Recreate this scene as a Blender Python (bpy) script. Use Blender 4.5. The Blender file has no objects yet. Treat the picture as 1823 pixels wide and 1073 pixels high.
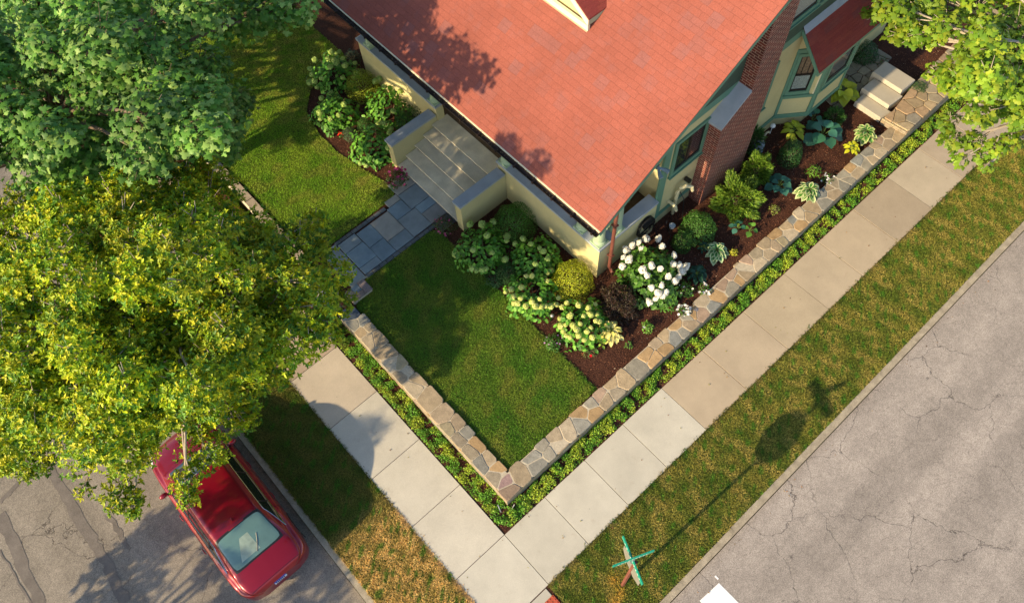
import bpy, math, random
import numpy as np
from mathutils import Matrix, Vector
random.seed(7); rng = np.random.default_rng(7)
S = bpy.context.scene
# ------------------------------------------------------------ camera, sky, sun, exposure
CR = np.array([[0.739932, 0.607086, -0.289737], [-0.671697, 0.643493, -0.367071], [-0.0364, 0.466222, 0.883918]])
CC = np.array([-1.921, -3.3997, 18.8305]); CF = 1409.53
cam = bpy.data.cameras.new("camera"); cam.lens = CF / 1823 * 36; cam.sensor_width = 36; cam.clip_end = 500
co = bpy.data.objects.new("camera", cam); S.collection.objects.link(co)
M4 = Matrix.Identity(4)
for i in range(3):
    for j in range(3): M4[i][j] = CR[i, j]
    M4[i][3] = CC[i]
co.matrix_world = M4; S.camera = co
EL, DRIFT = math.radians(24.0), 0.045
w = bpy.data.worlds.new("World"); S.world = w; w.use_nodes = True
wn = w.node_tree; sky = wn.nodes.new("ShaderNodeTexSky"); sky.sky_type = 'NISHITA'; sky.sun_disc = False
sky.sun_elevation = EL; sky.sun_rotation = math.radians(272.5)
wn.links.new(sky.outputs[0], wn.nodes['Background'].inputs[0]); wn.nodes['Background'].inputs[1].default_value = 0.15
sl = bpy.data.lights.new("sun", 'SUN'); sl.energy = 5.0; sl.angle = math.radians(0.6); sl.color = (1, .78, .47)
so = bpy.data.objects.new("sun", sl); S.collection.objects.link(so)
sd = Vector((-math.cos(EL), DRIFT * math.cos(EL), math.sin(EL)))
so.rotation_euler = sd.to_track_quat('Z', 'Y').to_euler()
S.view_settings.view_transform = 'Standard'; S.view_settings.look = 'None'
S.view_settings.exposure = 0.68; S.view_settings.gamma = 1

# ------------------------------------------------------------ helpers
def at(px, py, z=0.0):
    r = CR @ np.array([(px - 911.5) / CF, -(py - 536.5) / CF, -1.0]); t = (z - CC[2]) / r[2]
    return CC + r * t
def mpp(z, px=911, py=536):            # metres per photo pixel
    return float(np.linalg.norm(at(px + 1, py, z) - at(px, py, z)))
def vn(x, y, sc, seed):                # smooth noise 0..1
    r = np.random.default_rng(seed); v = 0
    for k in range(7):
        a = r.uniform(0, 6.28); f = r.uniform(.6, 1.9) / sc
        v = v + np.sin((x * math.cos(a) + y * math.sin(a)) * f * 6.28 + r.uniform(0, 6.28))
    return np.clip(.5 + v / 5.2, 0, 1)
class NT:
    def __init__(s, m): s.t = m.node_tree; s.b = s.t.nodes['Principled BSDF']
    def n(s, typ, ins=None, out=0, **kw):
        nd = s.t.nodes.new('ShaderNode' + typ)
        for k, v in kw.items(): setattr(nd, k, v)
        for k, v in (ins or {}).items():
            if hasattr(v, 'links'): s.t.links.new(v, nd.inputs[k])
            else: nd.inputs[k].default_value = v
        return nd.outputs[out]
    def pos(s): return s.n('NewGeometry', out='Position')
    def noise(s, sc, det=4, vec=None, rough=.55, out=0): return s.n('TexNoise', {'Vector': vec or s.pos(), 'Scale': sc, 'Detail': det, 'Roughness': rough}, out=out)
    def ramp(s, f, a, b, c=0.0, d=1.0): return s.n('MapRange', {0: f, 1: a, 2: b, 3: c, 4: d})
    def math(s, op, a, b=0.0): return s.n('Math', {0: a, 1: b}, operation=op)
    def mix(s, f, a, b, bt='MIX'):
        nd = s.t.nodes.new('ShaderNodeMix'); nd.data_type = 'RGBA'; nd.blend_type = bt
        for i, v in ((0, f), (6, a), (7, b)):
            if hasattr(v, 'links'): s.t.links.new(v, nd.inputs[i])
            else: nd.inputs[i].default_value = v if i == 0 else (tuple(v) + (1,))[:4]
        return nd.outputs[2]
    def set(s, k, v):
        if hasattr(v, 'links'): s.t.links.new(v, s.b.inputs[k])
        else: s.b.inputs[k].default_value = v
    def bump(s, h, st=.3, d=.02): s.set('Normal', s.n('Bump', {'Height': h, 'Strength': st, 'Distance': d}))
    def scale(s, col, f): return s.n('VectorMath', {0: col, 3: f}, operation='SCALE')
def mat(name, base=(.5, .5, .5), rough=.8, attr=False, n=(3, .12), n2=None, bump=None, spec=.3, metal=0, coat=0, transl=0):
    m = bpy.data.materials.new(name); m.use_nodes = True; t = NT(m)
    if attr: c = t.n('Attribute', out='Color', attribute_name='Col')
    else: c = t.n('RGB'); c.default_value = tuple(base) + (1,)
    if n: c = t.scale(c, t.ramp(t.noise(n[0]), .25, .75, 1 - n[1], 1 + n[1]))
    if n2: c = t.scale(c, t.ramp(t.noise(n2[0], 2), .25, .75, 1 - n2[1], 1 + n2[1]))
    t.set('Base Color', c); t.set('Roughness', rough); t.set('Specular IOR Level', spec); t.set('Metallic', metal); t.set('Coat Weight', coat)
    if bump: t.bump(t.noise(bump[0], 3), bump[1], bump[2] if len(bump) > 2 else .02)
    if transl:
        tr = t.t.nodes.new('ShaderNodeBsdfTranslucent'); t.t.links.new(c, tr.inputs[0])
        mx = t.t.nodes.new('ShaderNodeMixShader'); mx.inputs[0].default_value = transl
        t.t.links.new(t.b.outputs[0], mx.inputs[1]); t.t.links.new(tr.outputs[0], mx.inputs[2])
        t.t.links.new(mx.outputs[0], t.t.nodes['Material Output'].inputs[0])
    return m
def tag(o, label=None, cat=None, group=None, kind=None):
    for k, v in (('label', label), ('category', cat), ('group', group), ('kind', kind)):
        if v: o[k] = v
    return o
def wloc(o):
    v = Vector((0, 0, 0))
    while o: v = v + o.location; o = o.parent
    return v
def link(name, me, m, parent=None, loc=None, smooth=False):
    o = bpy.data.objects.new(name, me); S.collection.objects.link(o)
    L = wloc(parent) if parent else Vector((0, 0, 0)); loc = Vector(loc) if loc is not None else L
    if loc.length: me.transform(Matrix.Translation(-loc))
    o.location = loc - L
    if parent: o.parent = parent
    if m: me.materials.append(m)
    if smooth: me.polygons.foreach_set('use_smooth', [True] * len(me.polygons))
    return o
def fmesh(name, V, F, m, col=None, parent=None, smooth=False, loc=None):
    me = bpy.data.meshes.new(name); V = np.asarray(V, np.float32); F = np.asarray(F, np.int32)
    nf, k = F.shape
    me.vertices.add(len(V)); me.vertices.foreach_set('co', V.ravel())
    me.loops.add(nf * k); me.loops.foreach_set('vertex_index', F.ravel())
    me.polygons.add(nf); me.polygons.foreach_set('loop_start', np.arange(nf, dtype=np.int32) * k)
    me.update(calc_edges=True)
    if col is not None:
        a = me.color_attributes.new('Col', 'FLOAT_COLOR', 'POINT'); c = np.ones((len(V), 4), np.float32); c[:, :3] = col
        a.data.foreach_set('color', c.ravel())
    return link(name, me, m, parent, loc, smooth)
def empty(name, loc, label, cat, group=None):
    o = bpy.data.objects.new(name, None); o.empty_display_size = .2; S.collection.objects.link(o); o.location = loc
    return tag(o, label, cat, group)
class MB:
    def __init__(s): s.v = []; s.f = []; s.c = []; s.col = (1, 1, 1)
    def add(s, v, f):
        b = len(s.v); s.v += [tuple(p) for p in v]; s.f += [tuple(i + b for i in q) for q in f]; s.c += [s.col] * len(v); return s
    def box(s, x0, x1, y0, y1, z0, z1):
        return s.obox((0, 0, 0), (1, 0, 0), (0, 1, 0), x0, x1, y0, y1, z0, z1)
    def obox(s, o, d, n, a0, a1, b0, b1, z0, z1):    # oriented box: o origin, d along, n across
        o = np.array(o, float); d = np.array(d, float); n = np.array(n, float); u = np.array([0, 0, 1.])
        v = [o + d * a + n * b + u * z for z in (z0, z1) for a, b in ((a0, b0), (a1, b0), (a1, b1), (a0, b1))]
        return s.add(v, [(3, 2, 1, 0), (4, 5, 6, 7), (0, 1, 5, 4), (1, 2, 6, 5), (2, 3, 7, 6), (3, 0, 4, 7)])
    def prism(s, pts, z0, z1, bev=0):                # pts ccw in xy
        n = len(pts); P = np.array(pts, float); c = P.mean(0)
        rings = [(P, z0), (P, z1 - bev)]
        if bev: rings.append((c + (P - c) * (1 - bev * 1.3 / max(.05, np.abs(P - c).max())), z1))
        v = [(x, y, z) for R, z in rings for x, y in R]; k = len(rings)
        f = [(r * n + i, r * n + (i + 1) % n, (r + 1) * n + (i + 1) % n, (r + 1) * n + i) for r in range(k - 1) for i in range(n)]
        f.append(tuple(range((k - 1) * n, k * n)))
        return s.add(v, f)
    def poly(s, pts):
        return s.add(pts, [tuple(range(len(pts)))])
    def slab(s, pts, off):                            # polygon thickened by vector off
        n = len(pts); P = [np.array(p, float) for p in pts]; Q = [p + np.array(off, float) for p in P]
        return s.add(P + Q, [tuple(range(n)), tuple(range(2 * n - 1, n - 1, -1))] + [(i, n + i, n + (i + 1) % n, (i + 1) % n) for i in range(n)])
    def tube(s, path, r, n=8, cap=True):
        path = [np.array(p, float) for p in path]; rr = r if hasattr(r, '__len__') else [r] * len(path)
        v = []; 
        for i, p in enumerate(path):
            t = path[min(i + 1, len(path) - 1)] - path[max(i - 1, 0)]; t /= (np.linalg.norm(t) + 1e-9)
            a = np.cross(t, (0, 0, 1.) if abs(t[2]) < .9 else (1., 0, 0)); a /= np.linalg.norm(a); b = np.cross(t, a)
            v += [p + rr[i] * (a * math.cos(6.2832 * k / n) + b * math.sin(6.2832 * k / n)) for k in range(n)]
        m = len(path); f = [(i * n + k, i * n + (k + 1) % n, (i + 1) * n + (k + 1) % n, (i + 1) * n + k) for i in range(m - 1) for k in range(n)]
        if cap: f += [tuple(range(n - 1, -1, -1)), tuple(range((m - 1) * n, m * n))]
        return s.add(v, f)
    def ball(s, c, r, sz=1, n=10, m=7):
        c = np.array(c, float); v = []
        for i in range(m + 1):
            a = math.pi * i / m
            v += [c + r * np.array([math.sin(a) * math.cos(6.2832 * k / n), math.sin(a) * math.sin(6.2832 * k / n), sz * math.cos(a)]) for k in range(n)]
        return s.add(v, [(i * n + k, (i + 1) * n + k, (i + 1) * n + (k + 1) % n, i * n + (k + 1) % n) for i in range(m) for k in range(n)])
    def build(s, name, m, parent=None, loc=None, smooth=False):
        me = bpy.data.meshes.new(name); me.from_pydata([tuple(map(float, p)) for p in s.v], [], s.f); me.update()
        if any(tuple(c) != (1, 1, 1) for c in s.c):
            a = me.color_attributes.new('Col', 'FLOAT_COLOR', 'POINT'); a.data.foreach_set('color', np.array([tuple(c) + (1,) for c in s.c], np.float32).ravel())
        return link(name, me, m, parent, loc, smooth)
# leaf templates: x = along leaf, y = across, z = normal
T_DIA = (np.array([[0, 0, 0], [.45, .28, .1], [1, 0, -.05], [.45, -.28, .1]]), np.array([[0, 1, 2], [0, 2, 3]]))
T_NAR = (np.array([[0, 0, 0], [.45, .13, .05], [1, 0, -.08], [.45, -.13, .05]]), np.array([[0, 1, 2], [0, 2, 3]]))
T_BRD = (np.array([[0, 0, 0], [.2, .3, .07], [.65, .3, .07], [1, 0, -.1], [.65, -.3, .07], [.2, -.3, .07]]), np.array([[0, 3, 2, 1], [0, 5, 4, 3]]))
_ml = [(0, 0), (-.05, .25), (-.22, .52), (.12, .42), (.2, .78), (.38, .6), (.5, .3), (.72, .34), (1.0, 0)]
_mo = _ml + [(x, -y) for x, y in _ml[-2:0:-1]]
T_MAP = (np.array([(.3, 0, .06)] + [(x, y, -.07 * abs(y) * 2 - .06 * (x > .8)) for x, y in _mo]), np.array([[0, i + 1, (i + 1) % len(_mo) + 1] for i in range(len(_mo))]))
_hl = [(0, 0, 0), (.15, .22, .10), (.45, .34, .12), (.75, .24, .05), (1, 0, -.18), (.5, 0, 0)]
T_HOS = (np.array(_hl + [(x, -y, z) for x, y, z in _hl[1:4]]), np.array([[0, 5, 2, 1], [5, 4, 3, 2], [0, 6, 7, 5], [5, 7, 8, 4]]))
def norm(a): return a / (np.linalg.norm(a, axis=1, keepdims=True) + 1e-9)
def leafset(P, N, size, tmpl, D=None):
    """arrays of leaves: P base points, N normals, D direction along the leaf"""
    P = np.asarray(P, float); n = len(P); N = norm(np.asarray(N, float))
    if D is None: D = rng.normal(size=(n, 3))
    D = norm(D - N * (D * N).sum(1, keepdims=True)); B = np.cross(N, D)
    T, F = tmpl; s = np.broadcast_to(np.asarray(size, float), (n,))[:, None, None]
    V = P[:, None, :] + s * (T[None, :, 0, None] * D[:, None] + T[None, :, 1, None] * B[:, None] + T[None, :, 2, None] * N[:, None])
    k = len(T); FF = (np.arange(n) * k)[:, None, None] + F[None]
    return V.reshape(-1, 3), FF.reshape(-1, F.shape[1]), k
def leafobj(name, P, N, size, tmpl, m, cols, parent=None, D=None, loc=None):
    V, F, k = leafset(P, N, size, tmpl, D)
    return fmesh(name, V, F, m, np.repeat(cols, k, 0), parent, loc=loc)
def pick(n, cols, jit=.12):
    c = np.array(cols, float)[rng.integers(0, len(cols), n)]
    return c * (1 + rng.normal(0, jit, (n, 1)))
def inpoly(x, y, poly):
    r = np.zeros(len(x), bool); j = len(poly) - 1
    for i in range(len(poly)):
        xi, yi = poly[i]; xj, yj = poly[j]
        c = ((yi > y) != (yj > y)) & (x < (xj - xi) * (y - yi) / (yj - yi + 1e-12) + xi); r ^= c; j = i
    return r
def scatter(poly, dens):
    P = np.array(poly); a, b = P.min(0), P.max(0); n = int((b[0] - a[0]) * (b[1] - a[1]) * dens)
    x = rng.uniform(a[0], b[0], n); y = rng.uniform(a[1], b[1], n); k = inpoly(x, y, poly); return x[k], y[k]

# ------------------------------------------------------------ materials
T = .4                                   # level of the terrace behind the stone wall
M_stucco = mat('stucco', (.54, .48, .245), .9, n=(1.5, .08), n2=(30, .05), bump=(60, .3, .01))
M_cop = mat('coping_grey', (.33, .37, .42), .7, n=(4, .1), n2=(.8, .1), bump=(50, .15))
M_conc = mat('step_concrete', (.66, .60, .46), .85, n=(2.2, .22), n2=(40, .08), bump=(80, .2))
M_green = mat('green_trim', (.115, .24, .165), .55, n=(5, .08))
M_dgreen = mat('dark_green_shingle', (.05, .085, .06), .7, n=(6, .15), bump=(12, .4))
M_lgreen = mat('pale_green_paint', (.36, .47, .31), .55, n=(5, .06))
M_cream = mat('cream_trim', (.75, .72, .5), .6, n=(5, .04))
M_sash = mat('dark_sash', (.015, .012, .012), .4)
M_glass = mat('window_glass', (.02, .025, .03), .06, n=(3, .3), spec=.9)
M_lace = mat('lace_glass', (.22, .27, .26), .25, n=(38, .55), spec=.7)
M_gut = mat('gutter_brown', (.035, .022, .018), .45, metal=.3)
M_down = mat('downspout_brown', (.16, .055, .04), .5, n=(4, .2))
M_wood = mat('porch_wood', (.13, .085, .05), .6, n=(8, .3))
M_lime = mat('limestone', (.43, .39, .32), .8, n=(3, .07), n2=(40, .05), bump=(40, .2))
M_stone = mat('flagstone', attr=True, rough=.85, n=(7, .22), n2=(45, .18), bump=(25, .5, .012))
M_mortar = mat('mortar', (.48, .42, .32), .95, n=(20, .2), bump=(60, .3))
M_blue = mat('bluestone', attr=True, rough=.6, n=(3.5, .2), n2=(.9, .12), bump=(14, .25, .01))
M_leaf = mat('leaf', attr=True, rough=.5, n=None, spec=.35, transl=.28)
M_leafm = mat('leaf_shrub', attr=True, rough=.5, n=None, spec=.35, transl=.15)
M_grassb = mat('grass_blade', attr=True, rough=.7, n=None, spec=.2, transl=.25)
M_petal = mat('petal', attr=True, rough=.7, n=None, spec=.2, transl=.2)
M_bark = mat('bark', (.16, .12, .085), .9, n=(9, .35), bump=(30, .8, .03))
M_twig = mat('pale_twig', (.42, .36, .29), .9, n=(9, .2))
M_black = mat('black_plastic', (.012, .012, .013), .35, n=None, spec=.5)
M_steel = mat('steel', (.45, .45, .45), .4, n=None, metal=.8)
M_white = mat('white_paint', (.8, .8, .78), .5, n=(9, .05))
M_road_mark = mat('road_marking', (.85, .85, .84), .6, n=(25, .06))
M_pipe = mat('cream_pipe', (.62, .56, .34), .5, n=None)
def mk_soil(name, a, b, sc=60):
    m = bpy.data.materials.new(name); m.use_nodes = True; t = NT(m)
    c = t.mix(t.ramp(t.noise(sc, 5), .35, .68), a, b); c = t.scale(c, t.ramp(t.noise(1.3, 3), .3, .7, .75, 1.25))
    t.set('Base Color', c); t.set('Roughness', .95); t.set('Specular IOR Level', .15); t.bump(t.noise(sc * .7, 5), .9, .04); return m
M_mulch = mk_soil('mulch', (.028, .012, .009), (.13, .055, .035))
M_turf = mk_soil('turf', (.05, .075, .014), (.12, .13, .035), 25)
M_chip = mat('mulch_chip', attr=True, rough=.9, n=None, spec=.15)
def mk_brick():
    m = bpy.data.materials.new('brick'); m.use_nodes = True; t = NT(m)
    sp = t.t.nodes.new('ShaderNodeSeparateXYZ'); t.t.links.new(t.pos(), sp.inputs[0])
    v = t.n('CombineXYZ', {0: t.math('ADD', sp.outputs[0], sp.outputs[1]), 1: sp.outputs[2]})
    bt = t.t.nodes.new('ShaderNodeTexBrick'); t.t.links.new(v, bt.inputs[0])
    for k, x in (('Color1', (.19, .036, .022, 1)), ('Color2', (.10, .02, .016, 1)), ('Mortar', (.42, .27, .2, 1)), ('Scale', 1), ('Mortar Size', .008), ('Brick Width', .215), ('Row Height', .075)): bt.inputs[k].default_value = x
    t.set('Base Color', t.scale(bt.outputs[0], t.ramp(t.noise(9), .25, .75, .75, 1.25))); t.set('Roughness', .9)
    t.bump(t.math('ADD', t.math('MULTIPLY', bt.outputs[1], -1.0), t.math('MULTIPLY', t.noise(80), .3)), .5, .008); return m
M_brick = mk_brick()
def mk_shingle(name, axis, c1, c2, c3, k):
    m = bpy.data.materials.new(name); m.use_nodes = True; t = NT(m)
    sp = t.t.nodes.new('ShaderNodeSeparateXYZ'); t.t.links.new(t.pos(), sp.inputs[0])
    wob = t.math('MULTIPLY', t.math('SUBTRACT', t.noise(7, 2), .5), .035)
    v = t.n('CombineXYZ', {0: sp.outputs[axis], 1: t.math('ADD', t.math('MULTIPLY', sp.outputs[2], k), wob)})
    def br(w_, h, ms, a, b, mo, sm=.1, off=.5):
        bt = t.t.nodes.new('ShaderNodeTexBrick'); t.t.links.new(v, bt.inputs[0]); bt.offset = off
        for kk, x in (('Color1', tuple(a) + (1,)), ('Color2', tuple(b) + (1,)), ('Mortar', tuple(mo) + (1,)), ('Scale', 1), ('Mortar Size', ms), ('Mortar Smooth', sm), ('Brick Width', w_), ('Row Height', h)): bt.inputs[kk].default_value = x
        return bt
    b1 = br(.30, .143, .0032, c1, c2, tuple(x * .76 for x in c1), .5, .37)
    b2 = br(.30, .286, 0, (0, 0, 0), (1, 1, 1), (0, 0, 0), off=.43)
    b3 = br(.30, .143, .004, (1, 1, 1), (1, 1, 1), (0, 0, 0), .9, .37)
    c = t.mix(t.ramp(b2.outputs[0], .78, .99, 0, .42), b1.outputs[0], c3)
    c = t.scale(c, t.ramp(t.noise(42, 3, rough=.8), .3, .7, .80, 1.2)); mk = t.math('MULTIPLY', t.ramp(t.noise(16, 3), .64, .70), t.ramp(t.noise(60, 1), .45, .6)); c = t.mix(t.math('MULTIPLY', mk, .55), c, (.16, .04, .035)); c = t.scale(c, t.ramp(t.noise(.9, 3), .3, .7, .9, 1.08))
    c = t.mix(t.ramp(t.noise(3.3, 4), .55, .75, 0, .30), c, c3)
    t.set('Base Color', c); t.set('Roughness', .9); t.set('Specular IOR Level', .2)
    t.bump(t.math('ADD', b3.outputs[0], t.math('MULTIPLY', t.noise(150, 2), .35)), .6, .012); return m
M_shin = mk_shingle('coral_shingle', 1, (.295, .092, .066), (.27, .084, .06), (.215, .11, .11), 1.85)
M_shin2 = mk_shingle('dark_red_shingle', 0, (.27, .06, .045), (.23, .045, .04), (.16, .06, .06), 2.2)
def mk_asphalt(name, base, warm, along='x'):
    m = bpy.data.materials.new(name); m.use_nodes = True; t = NT(m)
    P = t.pos()
    c = t.mix(t.ramp(t.noise(48, 4, rough=.75), .36, .66), tuple(x * .62 for x in base), tuple(x * 1.42 for x in base))
    c = t.mix(t.ramp(t.noise(70, 1), .64, .72, 0, .6), c, warm)                     # pale stones
    c = t.scale(c, t.ramp(t.noise(.35, 4), .3, .7, .93, 1.06)); c = t.scale(c, t.ramp(t.noise(2.4, 5), .3, .7, .88, 1.1))
    st = t.n('VectorMath', {0: P, 1: (.09, 1.2, 1) if along == 'x' else (1.2, .09, 1)}, operation='MULTIPLY')            # wheel-track streaks along the road
    c = t.scale(c, t.ramp(t.noise(.8, 4, st), .35, .65, .80, 1.08)); c = t.scale(c, t.ramp(t.noise(9, 6, rough=.75), .35, .7, .86, 1.1))
    dv = t.n('VectorMath', {0: P, 1: t.scale(t.noise(1.7, 5, out=1), .55)}, operation='ADD')
    dv2 = t.n('VectorMath', {0: dv, 1: t.scale(t.noise(9, 4, out=1), .10)}, operation='ADD')
    def crack(sc, wdt, msc, lo, hi):
        e = t.n('TexVoronoi', {'Vector': dv2, 'Scale': sc}, feature='DISTANCE_TO_EDGE')
        return t.math('MULTIPLY', t.ramp(e, 0, wdt, 1, 0), t.ramp(t.noise(msc, 2), lo, hi))
    k1 = crack(.5, .0042, .5, .40, .52); k2 = crack(2.1, .010, .6, .40, .52)
    c = t.mix(t.math('MULTIPLY', k1, .85), c, (.045, .035, .03)); c = t.mix(t.math('MULTIPLY', k2, .55), c, (.05, .042, .038))
    sv = t.n('TexVoronoi', {'Vector': dv2, 'Scale': 1.6}); sp_ = t.math('MULTIPLY', t.ramp(sv, .03, .09, 1, 0), t.ramp(t.noise(.5, 2), .54, .6))
    c = t.mix(t.math('MULTIPLY', sp_, .7), c, (.05, .045, .045))                     # oil drops
    t.set('Base Color', c); t.set('Roughness', .88); t.set('Specular IOR Level', .25)
    t.bump(t.math('SUBTRACT', t.noise(110, 3), t.math('MULTIPLY', k1, 1.5)), .45, .012); return m
M_roadR = mk_asphalt('asphalt_pink', (.36, .318, .284), (.60, .55, .48))
M_roadL = mk_asphalt('asphalt_grey', (.265, .235, .20), (.60, .52, .42), 'y')
M_tar = mat('tar_patch', (.165, .145, .13), .75, n=(60, .3), n2=(4, .2), bump=(80, .4))
M_kerb = mat('kerb_concrete', (.36, .31, .23), .9, n=(5, .3), n2=(45, .2), bump=(50, .5))
def mk_walk():
    m = bpy.data.materials.new('sidewalk_concrete'); m.use_nodes = True; t = NT(m)
    c = t.n('Attribute', out='Color', attribute_name='Col')
    c = t.scale(c, t.ramp(t.noise(1.1, 6, rough=.65), .3, .7, .87, 1.09)); c = t.scale(c, t.ramp(t.noise(60, 3, rough=.8), .3, .7, .88, 1.12))
    c = t.mix(t.ramp(t.noise(3.2, 7, rough=.7), .60, .76, 0, .30), c, (.28, .2, .12))
    sv = t.n('TexVoronoi', {'Vector': t.pos(), 'Scale': 2.3}); c = t.mix(t.ramp(sv, .012, .03, .7, 0), c, (.1, .07, .05))
    t.set('Base Color', c); t.set('Roughness', .88); t.bump(t.noise(90, 3), .2, .01); return m
M_walk = mk_walk()
#SETTING
# ------------------------------------------------------------ ground, roads, pavements
def struct(o): o['kind'] = 'structure'; return o
g = MB(); g.poly([(-150, -150, -.40), (200, -150, -.40), (200, 200, -.40), (-150, 200, -.40)])
struct(g.build('ground', M_turf))
ZR = -.13
g = MB(); g.poly([(-40, -60, ZR), (60, -60, ZR), (60, -3.62, ZR), (-3.32, -3.62, ZR), (-40, -3.62, ZR)]); struct(g.build('road', M_roadR))
g = MB(); g.poly([(-11.5, -3.615, ZR - .002), (-3.32, -3.615, ZR - .002), (-3.32, 60, ZR - .002), (-11.5, 60, ZR - .002)]); struct(g.build('side_road', M_roadL))
g = MB(); g.box(-40, -11.5, -3.6, 60, -.39, .0); struct(g.build('far_verge', M_turf))
# kerbs
def kerb_run(pts, wdt, side, seg=2.4):
    g = MB()
    for (x0, y0), (x1, y1) in zip(pts[:-1], pts[1:]):
        d = np.array([x1 - x0, y1 - y0]); L = np.linalg.norm(d); d /= L; nrm = np.array([-d[1], d[0]]) * side
        k = max(1, round(L / seg))
        for i in range(k):
            a, b = L * i / k + .006, L * (i + 1) / k
            g.obox((x0, y0, 0), (d[0], d[1], 0), (nrm[0], nrm[1], 0), a, b, 0, wdt + random.uniform(-.005, .005), -.38, -.005 + random.uniform(-.004, .004))
    return g
arc = [(-3.3 + 3.0 * (1 - math.cos(a)), -3.6 + 3.0 * (1 - math.sin(a))) for a in np.linspace(0, math.pi / 2, 9)]
kp = [(-3.3, 45)] + arc + [(1.6, -3.6), (30, -3.6)]
struct(kerb_run(kp, .16, 1).build('kerb', M_kerb))
# base sheet under parkways / corner, level z 0
g = MB(); inner = [(-3.14, 45), (-3.14, -.5), (-2.2, -2.5), (-.2, -3.44), (30, -3.44), (30, .45), (.55, .45), (.55, 45)]
g.prism(inner, -.39, -.012); struct(g.build('verge_soil', M_mulch))
g = MB()
xs = [-1.52, 0, 1.29, 2.61, 3.94, 5.34, 6.87, 8.49, 10.17, 11.64, 13.19, 14.8, 16.3, 17.8, 19.3, 21]
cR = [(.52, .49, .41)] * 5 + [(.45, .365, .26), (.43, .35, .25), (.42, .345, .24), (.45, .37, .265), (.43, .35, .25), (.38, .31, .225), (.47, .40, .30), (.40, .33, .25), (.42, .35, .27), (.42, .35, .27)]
def slabbox(g, x0, x1, y0, y1, c):
    gp = .0065; j = random.uniform(-.004, .004); g.col = tuple(np.array(c) * random.uniform(.96, 1.04))
    g.prism([(x0 + gp, y0 + gp), (x1 - gp, y0 + gp), (x1 - gp, y1 - gp), (x0 + gp, y1 - gp)], -.1, .004 + j, .003)
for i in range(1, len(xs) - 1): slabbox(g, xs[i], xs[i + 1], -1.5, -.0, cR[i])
slabbox(g, -1.52, 0, -1.5, 0, (.55, .52, .44))
ys = [0, 1.6, 3.15, 4.88, 6.6, 8.2, 9.8, 11.4, 13, 14.6, 16.2, 17.8]
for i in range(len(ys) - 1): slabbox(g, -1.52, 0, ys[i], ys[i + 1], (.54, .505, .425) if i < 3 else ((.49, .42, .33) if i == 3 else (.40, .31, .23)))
slabbox(g, -1.52, -.1, -3.0, -1.51, (.48, .45, .38))
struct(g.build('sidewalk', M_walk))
g = MB(); g.box(-.75, -.08, -2.35, -1.72, 0, .012)
for i in range(8):
    for j in range(8): g.ball((-.71 + i * .084, -2.31 + j * .08, .014), .022, .5, 6, 3)
tag(g.build('tactile_paving', mat('red_tactile', (.42, .08, .04), .7)), 'red tactile warning pad on the pavement at the street corner', 'tactile paving')
# tar seams and patches on the side road
g = MB()
def tarline(pts, wd, z=ZR + .003):
    P = [at(x, y, ZR) for x, y in pts]
    pp = [P[0]]
    for a, b in zip(P[:-1], P[1:]):
        for k in range(1, 7): pp.append(a + (b - a) * k / 6 + np.array([rng.normal(0, .02), rng.normal(0, .02), 0]))
    L = []; R_ = []
    for i, p in enumerate(pp):
        d = pp[min(i + 1, len(pp) - 1)] - pp[max(i - 1, 0)]; d /= np.linalg.norm(d); n_ = np.array([-d[1], d[0], 0]); ww = wd * rng.uniform(.7, 1.15) / 2
        L.append(p + n_ * ww); R_.append(p - n_ * ww)
    v = [(p[0], p[1], z) for p in L + R_]; n = len(L)
    g.add(v, [(n + i, n + i + 1, i + 1, i) for i in range(n - 1)])
tarline([(80, 818), (110, 870), (160, 950), (190, 1000), (222, 1073)], .26); tarline([(0, 895), (40, 850), (76, 822)], .12, ZR + .0045)
tarline([(0, 915), (30, 980), (62, 1050), (75, 1090)], .28); tarline([(0, 978), (30, 1030), (60, 1080)], .05, ZR + .006)
tarline([(190, 915), (215, 950), (228, 975)], .12, ZR + .004)
struct(g.build('road_patches', M_tar))
g = MB(); g.add([(2.26, -4.02, ZR + .004), (2.26, -8.5, ZR + .004), (2.87, -8.5, ZR + .004), (2.87, -4.06, ZR + .004)], [(0, 1, 2, 3)])
g.box(2.9, 2.94, -4.0, -3.9, ZR + .003, ZR + .005); struct(g.build('stop_line', M_road_mark))
# terrace behind the wall (mulch) and its lawns as sheets
g = MB(); g.prism([(.8, .7), (30, .7), (30, 45), (.8, 45)], -.38, T - .03); struct(g.build('garden_bed', M_mulch))
lawn1 = [(1.0, .95), (3.92, 1.0), (3.98, 3), (4.05, 5.2), (4.1, 7.3), (3.9, 7.42), (1.7, 7.42), (1.35, 7.3), (1.0, 6.9)]
lawn2 = [(1.02, 9.0), (3.98, 9.05), (4.08, 9.6), (3.85, 10.6), (3.72, 11.5), (3.72, 12.4), (3.95, 13.4), (4.5, 14.0), (5.2, 14.35), (6.2, 14.3), (6.2, 24), (1.02, 24)]
g = MB(); g.prism(lawn1, T - .04, T - .008); struct(g.build('front_lawn', M_turf))
g = MB(); g.prism(lawn2, T - .04, T - .008); struct(g.build('side_lawn', M_turf))
pk1 = [(x, -1.53) for x in (-.03, 3, 8, 14, 22)] + [(22, -3.43), (.9, -3.43), (.3, -3.1), (-.02, -2.5)]
pk2 = [(-3.12, 14), (-3.12, -.4), (-2.9, -1.2), (-1.54, -1.4), (-1.54, 14)]
g = MB(); g.prism(pk1[::-1], -.05, -.004); g.prism(pk2, -.05, -.004); struct(g.build('verge_turf', M_turf))
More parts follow.
